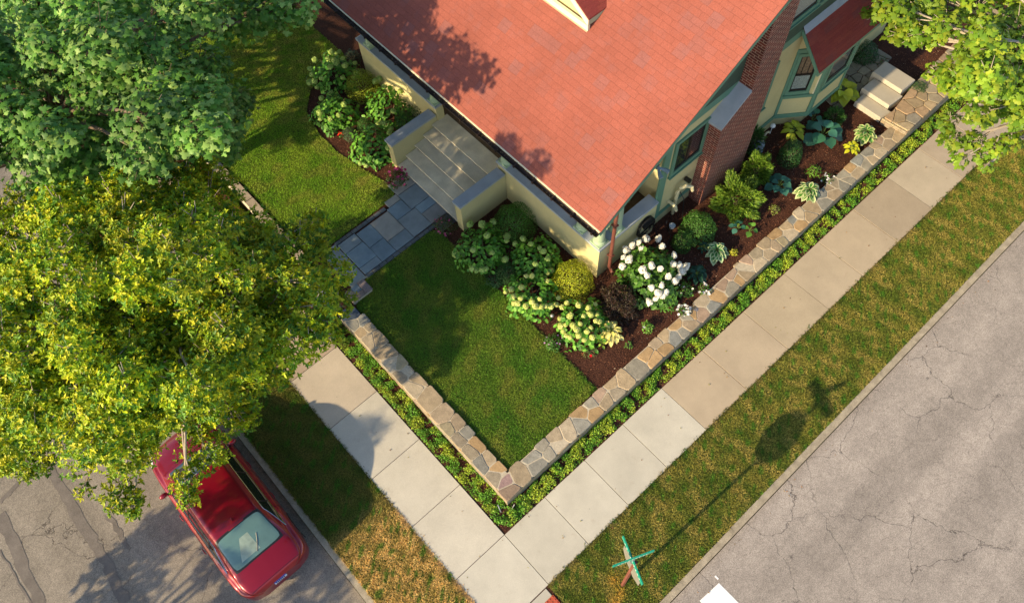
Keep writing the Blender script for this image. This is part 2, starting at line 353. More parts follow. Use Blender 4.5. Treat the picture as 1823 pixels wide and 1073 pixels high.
# ---- grass
GB = np.array([1.7, 1.75, 1.3])
def grass(name, poly, dens, z, colf, h, label):
    x, y = scatter(poly, dens); n = len(x); c = colf(x, y, n)
    P = np.stack([x, y, np.full(n, z)], 1); lean = rng.normal(0, 1.1, (n, 2)); c = np.clip(c * GB, 0, 1); D = np.stack([lean[:, 0], lean[:, 1], np.ones(n)], 1); D = norm(D)
    a = rng.uniform(0, 6.28, n); B = np.stack([np.cos(a), np.sin(a), 0 * a], 1); hh = (h * rng.uniform(.6, 1.3, n))[:, None]; wd = .009
    V = np.stack([P - B * wd, P + B * wd, P + D * hh], 1).reshape(-1, 3)
    o = fmesh(name, V, np.arange(n * 3).reshape(-1, 3), M_grassb, np.repeat(c, 3, 0)); tag(o, label, 'grass', kind='stuff')
def mixc(a, b, t): return np.array(a) * (1 - t[:, None]) + np.array(b) * t[:, None]
def c_lawn(x, y, n):
    c = mixc((.066, .155, .018), (.125, .18, .028), vn(x, y, 1.1, 3)); dry = np.clip(vn(x, y, .9, 9) * 2.5 - 1.5, 0, 1) * .3 * rng.uniform(.2, 1.6, n)
    return mixc(1, 1, dry)[:, :1] * (c * (1 - dry[:, None]) + np.array([.24, .19, .06]) * dry[:, None]) * rng.uniform(.7, 1.3, (n, 1))
def c_lawn2(x, y, n):
    c = mixc((.11, .22, .018), (.18, .26, .03), vn(x, y, 1.3, 5)); dry = np.clip(vn(x, y, .8, 12) * 2.6 - 1.7, 0, 1) * .4 + np.clip((x - 3.1) * .8, 0, .5) * vn(x, y, .5, 2)
    return (c * (1 - dry[:, None]) + np.array([.27, .235, .07]) * dry[:, None]) * rng.uniform(.7, 1.3, (n, 1))
def c_park(x, y, n):
    c = mixc((.085, .115, .02), (.19, .17, .045), vn(x, y, .9, 6)); dry = np.clip(vn(x, y, .75, 17) * 3 - 1.6, 0, 1) * .6 * rng.uniform(.3, 1.6, n)
    c = c * (1 - dry[:, None]) + np.array([.30, .23, .085]) * dry[:, None]
    gr = np.clip(vn(x, y, .35, 27) * 4 - 3.1, 0, 1)[:, None] * .8; c = c * (1 - gr) + np.array([.04, .14, .015]) * gr
    for px, py in ((1103, 1055), (1092, 1032), (1095, 1073)):
        q = at(px, py, 0); d = np.exp(-((x - q[0]) ** 2 + (y - q[1]) ** 2) / .018)[:, None]; c = c * (1 - d) + np.array([.42, .25, .06]) * d
    return c * rng.uniform(.65, 1.35, (n, 1))
def c_park2(x, y, n):
    k = np.clip((y - 2.0) * 1.2, 0, 1); c1 = mixc((.56, .37, .19), (.30, .215, .085), vn(x, y, .5, 8)); c2 = mixc((.075, .10, .018), (.14, .12, .035), vn(x, y, .8, 7))
    gr = np.clip(vn(x, y, .3, 28) * 4 - 3.2, 0, 1)[:, None]; c = c1 * (1 - k[:, None]) + c2 * k[:, None]; c = c * (1 - gr) + np.array([.05, .15, .015]) * gr
    return c * rng.uniform(.65, 1.35, (n, 1))
pk1s = [(x, y) for x, y in pk1]; 
grass('lawn_grass', [(1.02, .93), (3.96, 1.0), (4.02, 3), (4.1, 5.2), (4.13, 7.3), (3.95, 7.44), (1.7, 7.44), (1.35, 7.32), (1.0, 6.93)], 6500, T - .012, c_lawn, .05, 'deep green mown grass of the front lawn inside the stone wall')
grass('lawn_grass', lawn2, 5200, T - .012, c_lawn2, .05, 'yellow green mown grass of the side lawn beyond the stone path')
grass('verge_grass', pk1, 5200, -.008, c_park, .055, 'olive and straw coloured grass strip between sidewalk and main road')
grass('verge_grass', [(-3.16, 9), (-3.16, -.4), (-2.9, -1.2), (-1.5, -1.4), (-1.5, 9)], 5200, -.008, c_park2, .06, 'parched brown grass strip beside the red car')
# ragged grass fringe over sidewalk edges
def fringe(pts, n, z, colf, nm, lab):
    P = []; 
    for (x0, y0), (x1, y1) in zip(pts[:-1], pts[1:]):
        t = rng.uniform(0, 1, n); P.append(np.stack([x0 + (x1 - x0) * t, y0 + (y1 - y0) * t], 1) + rng.normal(0, .018, (n, 2)) * (.4 + vn(x0 + (x1 - x0) * t, y0 + (y1 - y0) * t, .5, 4))[:, None] * 1.4)
    P = np.concatenate(P); x, y = P.T; c = colf(x, y, len(x)); k = len(x)
    leafP = np.stack([x, y, np.full(k, z)], 1)
    o = leafobj(nm, leafP, np.stack([rng.normal(0, .4, k), rng.normal(0, .4, k), np.ones(k)], 1), rng.uniform(.04, .075, k), T_NAR, M_grassb, c)
    tag(o, lab, 'grass', kind='stuff')
fringe([(.0, -1.53), (5, -1.53), (10, -1.53), (15, -1.53), (20, -1.53)], 3200, .0, c_park, 'grass_fringe', 'ragged grass edge hanging over the road side of the sidewalk')
fringe([(-1.53, -1.2), (-1.53, 2), (-1.53, 7)], 3200, .0, c_park2, 'grass_fringe', 'ragged dry grass edge beside the sidewalk near the red car')
fringe([(3.97, 1.0), (4.1, 7.3)], 2500, T - .01, c_lawn, 'grass_fringe', 'trimmed lawn edge along the mulch bed of the front lawn')
# ---- mulch chips
def chips(poly, dens, z, nm, lab):
    x, y = scatter(poly, dens); n = len(x)
    c = pick(n, [(.14, .055, .035), (.22, .10, .06), (.07, .028, .02), (.10, .042, .028)], .3); pale = rng.random(n) < .012; c[pale] = (.5, .38, .28)
    N = np.stack([rng.normal(0, .45, n), rng.normal(0, .45, n), np.ones(n)], 1)
    tag(leafobj(nm, np.stack([x, y, z + rng.uniform(0, .018, n)], 1), N, rng.uniform(.02, .06, n), T_NAR, M_chip, np.clip(c, 0, 1)), lab, 'mulch', kind='stuff')
chips([(4.0, 1.0), (17, .95), (21, .95), (21, 3.6), (17, 3.4), (6.3, 3.3), (6.3, 7.1), (4.1, 7.4)], 900, T - .03, 'mulch_chips', 'dark brown mulch chips over the planting bed round the house corner')
chips([(4.1, 9.4), (3.75, 11.5), (3.95, 13.4), (4.6, 14.3), (6.3, 14.3), (6.3, 9.8), (4.8, 9.8)], 900, T - .03, 'mulch_chips', 'dark brown mulch chips of the bed left of the porch steps')
chips([(.05, .0), (20, .0), (20, .44), (.55, .44), (.55, 7), (0.02, 7)], 900, -.012, 'mulch_chips', 'brown mulch between the stone wall and the sidewalk')

# ------------------------------------------------------------ flagstone wall
PAL = [(.36, .285, .19), (.34, .275, .19), (.29, .245, .18), (.39, .30, .19), (.30, .275, .22), (.33, .26, .18), (.23, .235, .22), (.42, .35, .25), (.35, .30, .195), (.36, .26, .19), (.31, .26, .185), (.26, .25, .215), (.40, .27, .14)]
def clip(poly, p, n):
    out = []; k = len(poly)
    for i in range(k):
        a, b = poly[i], poly[(i + 1) % k]; da = (a - p) @ n; db = (b - p) @ n
        if da <= 0: out.append(a)
        if da * db < 0: out.append(a + (b - a) * da / (da - db))
    return out
def chaikin(P, k=2):
    for _ in range(k):
        Q = []
        for i in range(len(P)):
            a, b = P[i], P[(i + 1) % len(P)]; Q += [a * .88 + b * .12, a * .12 + b * .88]
        P = Q
    return P
def flagstones(g, seeds, bound, gap, z0, z1, pal=PAL, cols=None):
    seeds = np.array(seeds)
    for i, s in enumerate(seeds):
        poly = [np.array(b, float) for b in bound(s)]
        for j in np.argsort(((seeds - s) ** 2).sum(1))[1:14]:
            q = seeds[j]; d = q - s; L = np.linalg.norm(d); n = d / L; poly = clip(poly, (s + q) / 2 - n * gap / 2, n)
            if len(poly) < 3: break
        if len(poly) < 3: continue
        poly = chaikin(poly, 2); fj_ = random.uniform(.86, 1.14); g.col = tuple(v * fj_ for v in (cols.get(i) if cols and i in cols else random.choice(pal)))
        poly = [p + rng.normal(0, .0035, 2) for p in poly]
        if abs(sum(poly[k][0] * poly[k - 1][1] - poly[k - 1][0] * poly[k][1] for k in range(len(poly)))) < .012: continue
        g.prism(poly, z0, z1 + random.uniform(-.008, .01), .012)
WT = .42                                                  # wall body top; stones above it
wall = empty('stone_retaining_wall', (.5, .45, 0), 'low flagstone topped retaining wall wrapping the street corner of the garden', 'wall')
g = MB()
for a, b, c, d in ((.52, .96, .47, 8.0 - .95), (.52, 16.0, .46, .9)): pass
g.box(.53, .95, .93, 7.0, -.38, WT + .043); g.box(.53, 16.0, .46, .929, -.38, WT + .043); g.build('wall_core', M_mortar, wall)
# coursed face stones on the two street sides
g = MB()
def face(g, o, d, n, L, z0, z1):
    z = z0
    while z < z1 - .03:
        h = min(random.uniform(.07, .13), z1 - z); s = 0
        while s < L:
            l = min(random.uniform(.18, .5), L - s + .01)
            g.col = tuple(np.array(random.choice(PAL)) * random.uniform(.8, 1.15)); g.obox(o, d, n, s + .005, s + l - .005, 0, random.uniform(.018, .032), z + .004, z + h - .004); s += l
        z += h
face(g, (.53, .45, 0), (0, 1, 0), (-1, 0, 0), 6.6, -.01, WT); face(g, (.5, .47, 0), (1, 0, 0), (0, -1, 0), 15.5, -.01, WT)
g.build('face_stones', M_stone, wall)
g = MB(); sd_ = []; x = .75
while x < 16.0:                                          # right run, one or two stones across
    if random.random() < .2: sd_.append((x + random.uniform(-.05, .05), .70)); x += random.uniform(.42, .58)
    else:
        o_ = random.uniform(-.14, .14); sd_ += [(x - o_, .57 + random.uniform(-.05, .05)), (x + o_, .83 + random.uniform(-.05, .05))]; x += random.uniform(.28, .42)
nR = len(sd_); y = 1.15
while y < 6.6:
    if random.random() < .35: sd_.append((.77, y)); y += random.uniform(.5, .66)
    else:
        sd_ += [(.62 + random.uniform(-.03, .05), y + random.uniform(-.14, .14)), (.9, y + random.uniform(-.14, .14))]; y += random.uniform(.3, .42)
sd_.append((.8, 6.85)); nl = len(sd_) - 1
def wb(s):
    inn = .945 + random.uniform(-.04, .05)
    if s[1] < 1.02: return [(max(.49, s[0] - .6), .43), (min(s[0] + .6, 16.05), .43), (min(s[0] + .6, 16.05), inn), (max(.49, s[0] - .6), inn)]
    e = min(s[1] + .6, 7.1); inn += .06
    return [(.50, s[1] - .6), (inn, s[1] - .6), (inn, e), (.50, e)]
flagstones(g, sd_, wb, .011, WT, WT + .05, cols={nl: (.075, .10, .14), 0: (.30, .22, .16), 1: (.28, .19, .18)})
g.build('cap_stones', M_stone, wall)
# continuing wall beyond the path, smooth pale cap
w2 = empty('stone_retaining_wall', (.8, 9.2, 0), 'narrow pale capped garden wall left of the bluestone path', 'wall')
g = MB(); g.box(.72, .94, 9.15, 24, -.38, .40); g.build('wall_core', M_mortar, w2)
g = MB(); y = 9.15
while y < 24: g.prism([(.70, y), (.96, y), (.96, y + .88), (.70, y + .88)], .402, .45, .01); y += .9
g.build('cap_stones', mat('sand_cap', (.34, .28, .21), .9, n=(5, .25), n2=(40, .15), bump=(40, .4)), w2)
# end pier beside the path
p_ = empty('stone_pier', (1.25, 7.2, 0), 'short pier with mixed blue and brown cap stones at the foot of the bluestone path', 'pier')
g = MB(); g.box(1.02, 1.62, 7.05, 7.42, -.3, .50); g.build('pier_body', M_mortar, p_)
g = MB()
for a, b, c, d, cc in ((1.0, 1.2, 7.03, 7.44, (.33, .26, .19)), (1.21, 1.42, 7.03, 7.2, (.20, .17, .16)), (1.21, 1.42, 7.21, 7.44, (.16, .21, .25)), (1.43, 1.64, 7.03, 7.44, (.21, .17, .17))):
    g.col = cc; g.prism([(a, c), (b, c), (b, d), (a, d)], .502, .55, .01)
g.build('cap_stones', M_stone, p_)
# bluestone path and its lower step
path = MB(); B = [(.22, .26, .28), (.26, .27, .27), (.20, .25, .28), (.28, .28, .26), (.19, .26, .31)]
def bs(x0, x1, y0, y1, c=None):
    path.col = tuple(np.array(c or random.choice(B)) * random.uniform(.85, 1.15)); e = .008
    path.prism([(x0 + e, y0 + e), (x1 - e, y0 + e), (x1 - e, y1 - e), (x0 + e, y1 - e)], T - .05, T + .012, .006)
for r in ((1.78, 2.37, 7.58, 7.84), (1.78, 2.38, 7.84, 8.47), (1.78, 2.37, 8.47, 8.85), (2.37, 2.87, 7.58, 8.17), (2.38, 2.88, 8.17, 8.80), (2.87, 3.5, 7.58, 7.99), (2.87, 3.5, 7.99, 8.80), (3.5, 4.14, 7.60, 8.35), (3.5, 4.03, 8.35, 8.85),
          (4.03, 4.75, 8.37, 9.0), (4.14, 4.75, 8.06, 8.37), (4.14, 4.75, 7.60, 8.06), (4.03, 4.75, 9.0, 9.5), (3.6, 4.03, 8.85, 9.1)): bs(*r)
for i, yy in ((0, 7.45), (1, 8.86)):                       # dark paver border, both sides
    x = 1.75
    while x < (4.0 if i == 0 else 3.38): l = random.uniform(.16, .26); bs(x, x + l, yy, yy + .12, (.10, .115, .125)); x += l
for k in range(5): bs(4.15 + .12 * k, 4.27 + .12 * k, 7.2, 7.58, (.10, .115, .125))
struct(path.build('path', M_blue))
st = empty('entry_steps', (1.4, 8.2, 0), 'pale blue stone entry steps going down from the bluestone path to the sidewalk', 'steps')
for i, (x0, x1, z) in enumerate(((1.28, 1.76, .385), (.86, 1.27, .26), (.42, .85, .13))):
    g = MB(); g.col = (.24, .28, .29); g.prism([(x0, 7.5), (x1, 7.5), (x1, 8.95), (x0, 8.95)], -.3, z, .012); g.build('step', M_blue, st)

# ------------------------------------------------------------ limestone steps and flagstone landing (right)
ls = empty('garden_steps', (16.9, 1.8, T), 'three thick pale limestone steps rising beside the flagstone landing', 'steps')
for q, z in ((((15.93, 2.17), (15.93, 1.28), (16.34, 1.2), (16.34, 2.2)), .56), (((16.36, 2.3), (16.36, 1.35), (16.95, 1.3), (16.95, 2.3)), .69), (((16.97, 2.42), (16.97, 1.4), (17.6, 1.38), (17.6, 2.42)), .82)):
    g = MB(); g.prism(q, .2, z, .02); g.build('step', M_lime, ls)
ld = empty('stone_landing', (17, .9, 0), 'raised flagstone landing at the far end of the retaining wall', 'landing')
LB = [(16.02, .44), (22, .44), (22, 1.6), (17.6, 1.36), (16.35, 1.18), (15.95, 1.22)]
g = MB(); g.prism([(x * 1.0 + (.03 if x < 17 else 0), y + (.03 if y < .5 else -.02)) for x, y in LB], -.3, .60); g.build('landing_core', M_mortar, ld)
g = MB(); sd2 = []
for i in range(16):
    for j in range(3): sd2.append((16.15 + i * .37 + (j % 2) * .15 + random.uniform(-.08, .08), .6 + j * .33 + random.uniform(-.07, .07)))
flagstones(g, [s for s in sd2 if inpoly(np.array([s[0]]), np.array([s[1]]), LB)[0]], lambda s: LB, .02, .60, .645, pal=[(.34, .27, .17), (.30, .25, .17), (.37, .28, .17), (.28, .25, .2), (.36, .25, .15)])
face(g, (16.0, .47, 0), (1, 0, 0), (0, -1, 0), 6, -.01, .6); face(g, (16.0, .47, 0), (-.06, .76, 0), (-1, -.06, 0), 1.0, .35, .6)
g.build('flagstones', M_stone, ld)
g = MB(); sd3 = [(15.55 + i * .34 + random.uniform(-.06, .06), 2.45 + j * .3 + random.uniform(-.05, .05)) for i in range(9) for j in range(3)]
PB = [(15.4, 2.3), (18.3, 2.5), (18.3, 3.3), (16.9, 3.2), (15.6, 3.3)]
flagstones(g, [s for s in sd3 if inpoly(np.array([s[0]]), np.array([s[1]]), PB)[0]], lambda s: PB, .02, T - .05, T + .01, pal=[(.24, .22, .16), (.22, .2, .15)])
struct(g.build('stone_path', M_stone))
# ------------------------------------------------------------ house
EX, EY, EZ, SL, RX = 5.29, 2.49, 4.5, .625, 12.8            # eave x, rake y, eave z, slope, ridge x
def rz(x): return EZ + SL * (x - EX) if x < RX else EZ + SL * (2 * RX - x - EX)
H = empty('house', (10, 6, T), 'yellow stucco house with a coral shingled roof and green trim on the street corner', 'house')
YB = 17.0
g = MB(); g.slab([(EX, EY, EZ), (RX, EY, rz(RX)), (RX, YB, rz(RX)), (EX, YB, EZ)], (0, 0, -.035)); g.build('roof', M_shin, H)
g = MB(); g.slab([(RX, EY, rz(RX)), (2 * RX - EX, EY, EZ), (2 * RX - EX, YB, EZ), (RX, YB, rz(RX))], (0, 0, -.035)); g.build('roof', M_shin, H)
g = MB()                                                     # sheathing, barge boards, fascia
for x0, x1 in ((EX + .02, RX), (RX, 2 * RX - EX - .02)):
    g.slab([(x0, EY + .03, rz(x0) - .04), (x1, EY + .03, rz(x1) - .04), (x1, YB - .03, rz(x1) - .04), (x0, YB - .03, rz(x0) - .04)], (0, 0, -.09))
    g.slab([(x0, EY + .02, rz(x0) - .045), (x1, EY + .02, rz(x1) - .045), (x1, EY + .02, rz(x1) - .24), (x0, EY + .02, rz(x0) - .24)], (0, .045, 0))
g.box(EX + .02, EX + .06, EY + .08, YB, EZ - .26, EZ - .05); g.build('barge_board', M_green, H)
g = MB(); g.box(EX - .03, EX + .02, EY + .02, YB, EZ - .045, EZ - .02); g.build('drip_edge', M_cream, H)
gt = MB(); n = 7                                              # half-round gutter
for y0, y1 in ((EY + .02, YB),):
    arcp = [(EX - .075 + .075 * math.cos(a), EZ - .06 + .075 * math.sin(a)) for a in np.linspace(math.pi, 2 * math.pi, n)]
    arcq = [(EX - .075 + .067 * math.cos(a), EZ - .06 + .067 * math.sin(a)) for a in np.linspace(2 * math.pi, math.pi, n)]
    pr = arcp + arcq; k = len(pr); gt.add([(x, y, z) for y in (y0, y1) for x, z in pr], [(i, (i + 1) % k, k + (i + 1) % k, k + i) for i in range(k)])
    gt.add([(x, y0 + .002, z) for x, z in arcp], [tuple(range(n))])
gob = gt.build('gutter', M_gut, H)
y = EY + .12
while y < YB:
    b = MB(); b.box(EX - .16, EX + .03, y, y + .025, EZ - .055, EZ - .03); b.box(EX - .17, EX - .145, y - .01, y + .035, EZ - .09, EZ - .02); b.build('gutter_bracket', M_gut, gob); y += .62
g = MB()                                                       # debris lying in the gutter
x, y = scatter([(EX - .13, EY + .05), (EX - .02, EY + .05), (EX - .02, YB), (EX - .13, YB)], 420); k = len(x)
gl_ = leafobj('gutter_litter', np.stack([x, y, np.full(k, EZ - .115) + rng.uniform(0, .03, k)], 1), rng.normal(0, .5, (k, 3)) + [0, 0, 1], rng.uniform(.02, .05, k), T_DIA, M_chip, pick(k, [(.12, .08, .05), (.2, .15, .08), (.06, .05, .03)], .3), gob); gl_['kind'] = 'stuff'
# walls
g = MB(); g.box(8.6, 19.0, 3.35, 15.5, T - .3, 4.34); g.build('wall', M_stucco, H)
g = MB(); g.slab([(6.0, 3.30, 4.35), (19.6, 3.30, 4.35), (19.6, 3.30, rz(19.6) - .15), (RX, 3.30, rz(RX) - .15), (6.0, 3.30, rz(6.0) - .15)], (0, .1, 0)); g.build('gable_wall', M_dgreen, H)
g = MB()
g.box(8.62, 19.05, 3.315, 3.35, 4.06, 4.34); g.box(8.38, 8.62, 3.30, 3.36, .78, 4.3); g.box(8.62, 9.97, 3.31, 3.345, .78, .90); g.box(11.73, 13.64, 3.31, 3.345, .78, .92)
g.box(11.8, 14.2, 3.27, 3.298, 4.82, 4.96); g.box(6.2, 8.37, 3.32, 3.44, 4.06, 4.30); g.box(6.2, 6.44, 3.45, 13.4, 4.0, 4.30)
g.build('trim', M_green, H)
g = MB(); g.box(5.45, 8.6, 3.42, 14, 4.31, 4.335); g.build('porch_ceiling', M_lgreen, H)
# windows
def window(o, d, n, s0, s1, z0, z1, parent, glass=M_glass, split='v', rail=None, fw=.11, fm=M_green):
    o = np.array(o, float); d = np.array(d, float); d /= np.linalg.norm(d); n = np.array(n, float); n /= np.linalg.norm(n)
    W = MB()
    W.obox(o, d, n, s0 - fw, s0, 0, .05, z0 - .12, z1 + .1); W.obox(o, d, n, s1, s1 + fw, 0, .05, z0 - .12, z1 + .1)
    W.obox(o, d, n, s0, s1, 0, .05, z1, z1 + .1); W.obox(o, d, n, s0, s1, 0, .05, z0 - .12, z0); W.obox(o, d, n, s0 - fw - .03, s1 + fw + .03, .002, .09, z0 - .16, z0 - .121)
    f = W.build('window', fm, parent)
    Q = MB(); e = .045
    Q.obox(o, d, n, s0 + .002, s0 + e, .0, .022, z0, z1 - .002); Q.obox(o, d, n, s1 - e, s1 - .002, .0, .022, z0, z1 - .002); Q.obox(o, d, n, s0 + e, s1 - e, .0, .022, z1 - e, z1 - .002); Q.obox(o, d, n, s0 + e, s1 - e, .0, .022, z0, z0 + e + .03)
    if split == 'v': m_ = (s0 + s1) / 2; Q.obox(o, d, n, m_ - .035, m_ + .035, .001, .024, z0 + .01, z1 - .01)
    if rail: 
        Q.obox(o, d, n, s0 + .01, s1 - .01, .001, .03, rail - .03, rail + .03)
        for kk in (1, 2): sx = s0 + (s1 - s0) * kk / 3; Q.obox(o, d, n, sx - .009, sx + .009, .001, .019, rail, z1 - e)
    Q.build('sash', M_sash, f)
    G = MB(); gt_ = rail if rail else z1 - .01
    G.obox(o, d, n, s0 + .01, s1 - .01, 0, .010, z0 + .01, gt_); G.build('pane', glass, f)
    if rail: G = MB(); G.obox(o, d, n, s0 + .01, s1 - .01, 0, .009, rail, z1 - .01); G.build('pane', mat('curtain_glass', (.12, .085, .055), .15, n=(20, .5), spec=.8), f)
    return f
window((0, 3.35, 0), (1, 0, 0), (0, -1, 0), 8.87, 9.87, 2.5, 3.6, H)
window((0, 3.35, 0), (1, 0, 0), (0, -1, 0), 11.9, 12.5, 2.1, 3.6, H, split='')
window((0, 3.30, 0), (1, 0, 0), (0, -1, 0), 12.25, 13.35, 5.1, 6.7, H, glass=M_lace, split='', rail=5.9)
# bay window
bay = MB()
BP = [(13.5, 3.36), (14.3, 2.75), (15.75, 2.75), (16.35, 3.36)]
zt_ = [3.45 + (y - 2.46) * 1.12 for x, y in BP]; bay.add([(x, y, .8) for x, y in BP] + [(x, y, z) for (x, y), z in zip(BP, zt_)], [(0, 1, 5, 4), (1, 2, 6, 5), (2, 3, 7, 6), (3, 2, 1, 0), (4, 5, 6, 7)]); bay_o = bay.build('bay_window', M_stucco, H)
b2 = MB(); b2.prism([(13.65, 3.36), (14.34, 2.86), (15.7, 2.86), (16.2, 3.36)], T - .2, .80); b2.build('bay_base', M_stucco, bay_o)
def facet(p, q): 
    d = np.array([q[0] - p[0], q[1] - p[1], 0.]); L = np.linalg.norm(d); d /= L; return (p[0], p[1], 0), d, np.array([d[1], -d[0], 0.]), L
tr = MB()
for p, q in zip(BP[:-1], BP[1:]):
    o, d, nn, L = facet(p, q)
    tr.obox(o, d, nn, -.015, L + .015, 0, .03, .78, .93); tr.obox(o, d, nn, .0, L, 0, .028, 1.58, 1.68); tr.obox(o, d, nn, -.01, L + .01, 0, .03, 3.3, 3.45)
    for s in (0, L - .08): tr.obox(o, d, nn, s, s + .08, 0, .036, .93, 3.3)
tr.build('bay_trim', M_green, bay_o)
for p, q in zip(BP[:-1], BP[1:]):
    o, d, nn, L = facet(p, q)
    for s in (.085, L - .115): cs = MB(); cs.obox(o, d, nn, s, s + .03, 0, .02, 1.69, 3.29); cs.build('bay_panel_strip', M_cream, bay_o)
o, d, nn, L = facet(BP[0], BP[1]); window(o, d, nn, .16, .66, 1.88, 3.2, H, glass=M_lace, split='', rail=2.5, fw=.09)
o, d, nn, L = facet(BP[1], BP[2]); window(o, d, nn, .22, 1.2, 1.9, 3.2, H, split='', fw=.09)
o, d, nn, L = facet(BP[2], BP[3]); window(o, d, nn, .17, .62, 1.9, 3.15, H, split='', fw=.09)
g = MB(); g.slab([(13.2, 2.46, 3.49), (16.6, 2.46, 3.49), (16.6, 3.29, 4.42), (13.2, 3.29, 4.42)], (0, 0, -.03)); g.build('bay_roof', M_shin2, bay_o)
g = MB(); g.slab([(13.19, 2.48, 3.46), (13.19, 3.29, 4.37), (13.19, 3.29, 4.22), (13.19, 2.48, 3.32)], (.05, 0, 0)); g.box(13.24, 16.55, 2.48, 2.52, 3.30, 3.455); g.build('bay_fascia', M_green, bay_o)
g = MB(); g.slab([(13.18, 3.17, 4.30), (16.6, 3.17, 4.30), (16.6, 3.292, 4.46), (13.18, 3.292, 4.46)], (0, 0, -.02)); g.build('bay_flashing', M_cop, bay_o)
# chimney
ch = MB(); CY = 2.94
ch.box(9.98, 11.72, CY, 3.36, T - .3, 3.62)
ch.add([(9.98, CY, 3.62), (11.72, CY, 3.62), (11.72, CY, 11), (10.84, CY, 11), (10.84, CY, 4.25), (9.98, 3.36, 3.62), (11.72, 3.36, 3.62), (11.72, 3.36, 11), (10.84, 3.36, 11), (10.84, 3.36, 4.25)],
       [(0, 1, 2, 3, 4), (9, 8, 7, 6, 5), (1, 6, 7, 2), (3, 8, 9, 4), (2, 7, 8, 3)])
cho = ch.build('chimney', M_brick, H)
g = MB(); g.slab([(9.93, CY - .03, 3.63), (10.83, CY - .03, 4.28), (10.83, 3.36, 4.28), (9.9, 3.36, 3.63)], (0, 0, -.075)); g.build('chimney_shoulder', M_cop, cho)
# porch: parapet, coping, columns, floor, front wall
PT = 1.74
for b_ in ((6.25, 6.50, 3.25, 7.10), (6.502, 8.39, 3.252, 3.50), (6.25, 6.50, 9.72, 13.4)): g = MB(); g.box(*b_, T - .3, PT); g.build('porch_wall', M_stucco, H)
for b_ in ((6.21, 6.60, 3.21, 7.13), (6.603, 8.37, 3.21, 3.56), (6.21, 6.60, 9.69, 13.44)): g = MB(); g.box(*b_, PT, PT + .07); g.build('porch_coping', M_cop, H)
g = MB(); g.box(4.64, 6.24, 6.80, 7.06, T - .3, 1.50); g.build('step_wall', M_stucco, H)
g = MB(); g.box(4.60, 6.20, 6.77, 7.09, 1.50, 1.57); g.build('step_coping', M_cop, H)
g = MB(); g.box(4.64, 6.24, 9.76, 10.02, T - .3, 1.42); g.build('step_wall', M_stucco, H)
g = MB(); g.box(4.60, 6.20, 9.73, 10.05, 1.42, 1.49); g.build('step_coping', M_cop, H)
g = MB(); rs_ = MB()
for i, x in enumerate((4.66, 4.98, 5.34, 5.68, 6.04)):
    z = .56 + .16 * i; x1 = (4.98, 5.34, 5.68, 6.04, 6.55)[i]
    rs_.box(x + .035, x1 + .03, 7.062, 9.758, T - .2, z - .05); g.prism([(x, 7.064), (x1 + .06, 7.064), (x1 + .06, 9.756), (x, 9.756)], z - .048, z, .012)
so_p = g.build('porch_steps', M_conc, H); rs_.build('risers', mat('shade_toned_riser', (.17, .16, .12), .9, n=(3, .3), n2=(30, .15)), so_p)  # riser colour darkened to stand in for shade under the nosings
g = MB(); g.box(6.52, 8.6, 3.51, 13.4, .9, 1.19); g.build('porch_floor', M_wood, H)
for cx, cy in ((6.40, 3.42), (6.40, 4.02), (6.98, 3.40), (6.40, 6.9), (6.40, 9.9), (6.40, 12.9)):
    g = MB(); g.box(cx - .17, cx + .17, cy - .17, cy + .17, PT + .07, PT + .12); g.tube([(cx, cy, PT + .12), (cx, cy, PT + .17), (cx, cy, PT + .2), (cx, cy, 2.6), (cx, cy, 3.84)], [.16, .165, .135, .132, .11], 20); g.box(cx - .15, cx + .15, cy - .15, cy + .15, 3.84, 3.92)
    g.build('porch_column', M_lgreen, H, smooth=False)
g = MB(); g.tube([(EX + .75, 3.13, 4.25), (6.62, 3.16, 4.0), (6.62, 3.16, .62), (6.62, 3.05, .50)], .05, 12); 
for z in (1.2, 2.6, 3.8): g.box(6.555, 6.685, 3.09, 3.24, z, z + .03)
g.build('downspout', M_down, H, smooth=False)
# dormer
DX, DY, DZ, DW = 7.95, 5.67, 6.50, 2.9
d_o = MB(); d_o.box(DX + .12, 9.9, DY + .14, DY + DW - .14, 5.9, 6.46); d_o.slab([(DX + .12, DY + .14, 6.46), (DX + .12, DY + DW - .14, 6.46), (DX + .12, DY + DW / 2, 7.28)], (2.4, 0, 0))
dor = d_o.build('dormer', M_stucco, H)
for sg in (1, -1):
    y0 = DY if sg > 0 else DY + DW; ym = DY + DW / 2
    g = MB(); g.slab([(DX, y0, DZ), (11.2, y0, DZ), (11.2, ym, DZ + .9), (DX, ym, DZ + .9)], (0, 0, -.03)); g.build('dormer_roof', M_shin2 if sg > 0 else M_shin2, dor)
    g = MB(); g.slab([(DX - .02, y0, DZ - .03), (DX - .02, ym, DZ + .87), (DX - .02, ym, DZ + .72), (DX - .02, y0, DZ - .18)], (.04, 0, 0)); g.build('dormer_barge_board', M_cream, dor)
    g = MB(); g.box(DX + .021, 9.2, y0 - (.0 if sg > 0 else .03), y0 + (.03 if sg > 0 else 0), DZ - .17, DZ - .031); g.build('dormer_fascia', M_lgreen, dor)
g = MB(); g.box(DX - .02, DX + .05, DY, DY + DW, DZ - .32, DZ - .181); g.build('dormer_fascia', M_cream, dor)
g = MB(); g.box(DX - .03, DX + .1, DY + .01, DY + DW - .01, DZ - .45, DZ - .321); g.build('dormer_sill', mat('peach_trim', (.5, .34, .22), .7), dor)
# vent near the top of the roof
q = at(1362, 2, 7.2); g = MB(); g.box(q[0] - .1, q[0] + .25, q[1] - .1, q[1] + .25, rz(q[0]) + .0, rz(q[0]) + .16); g.build('roof_vent', M_lime, H)
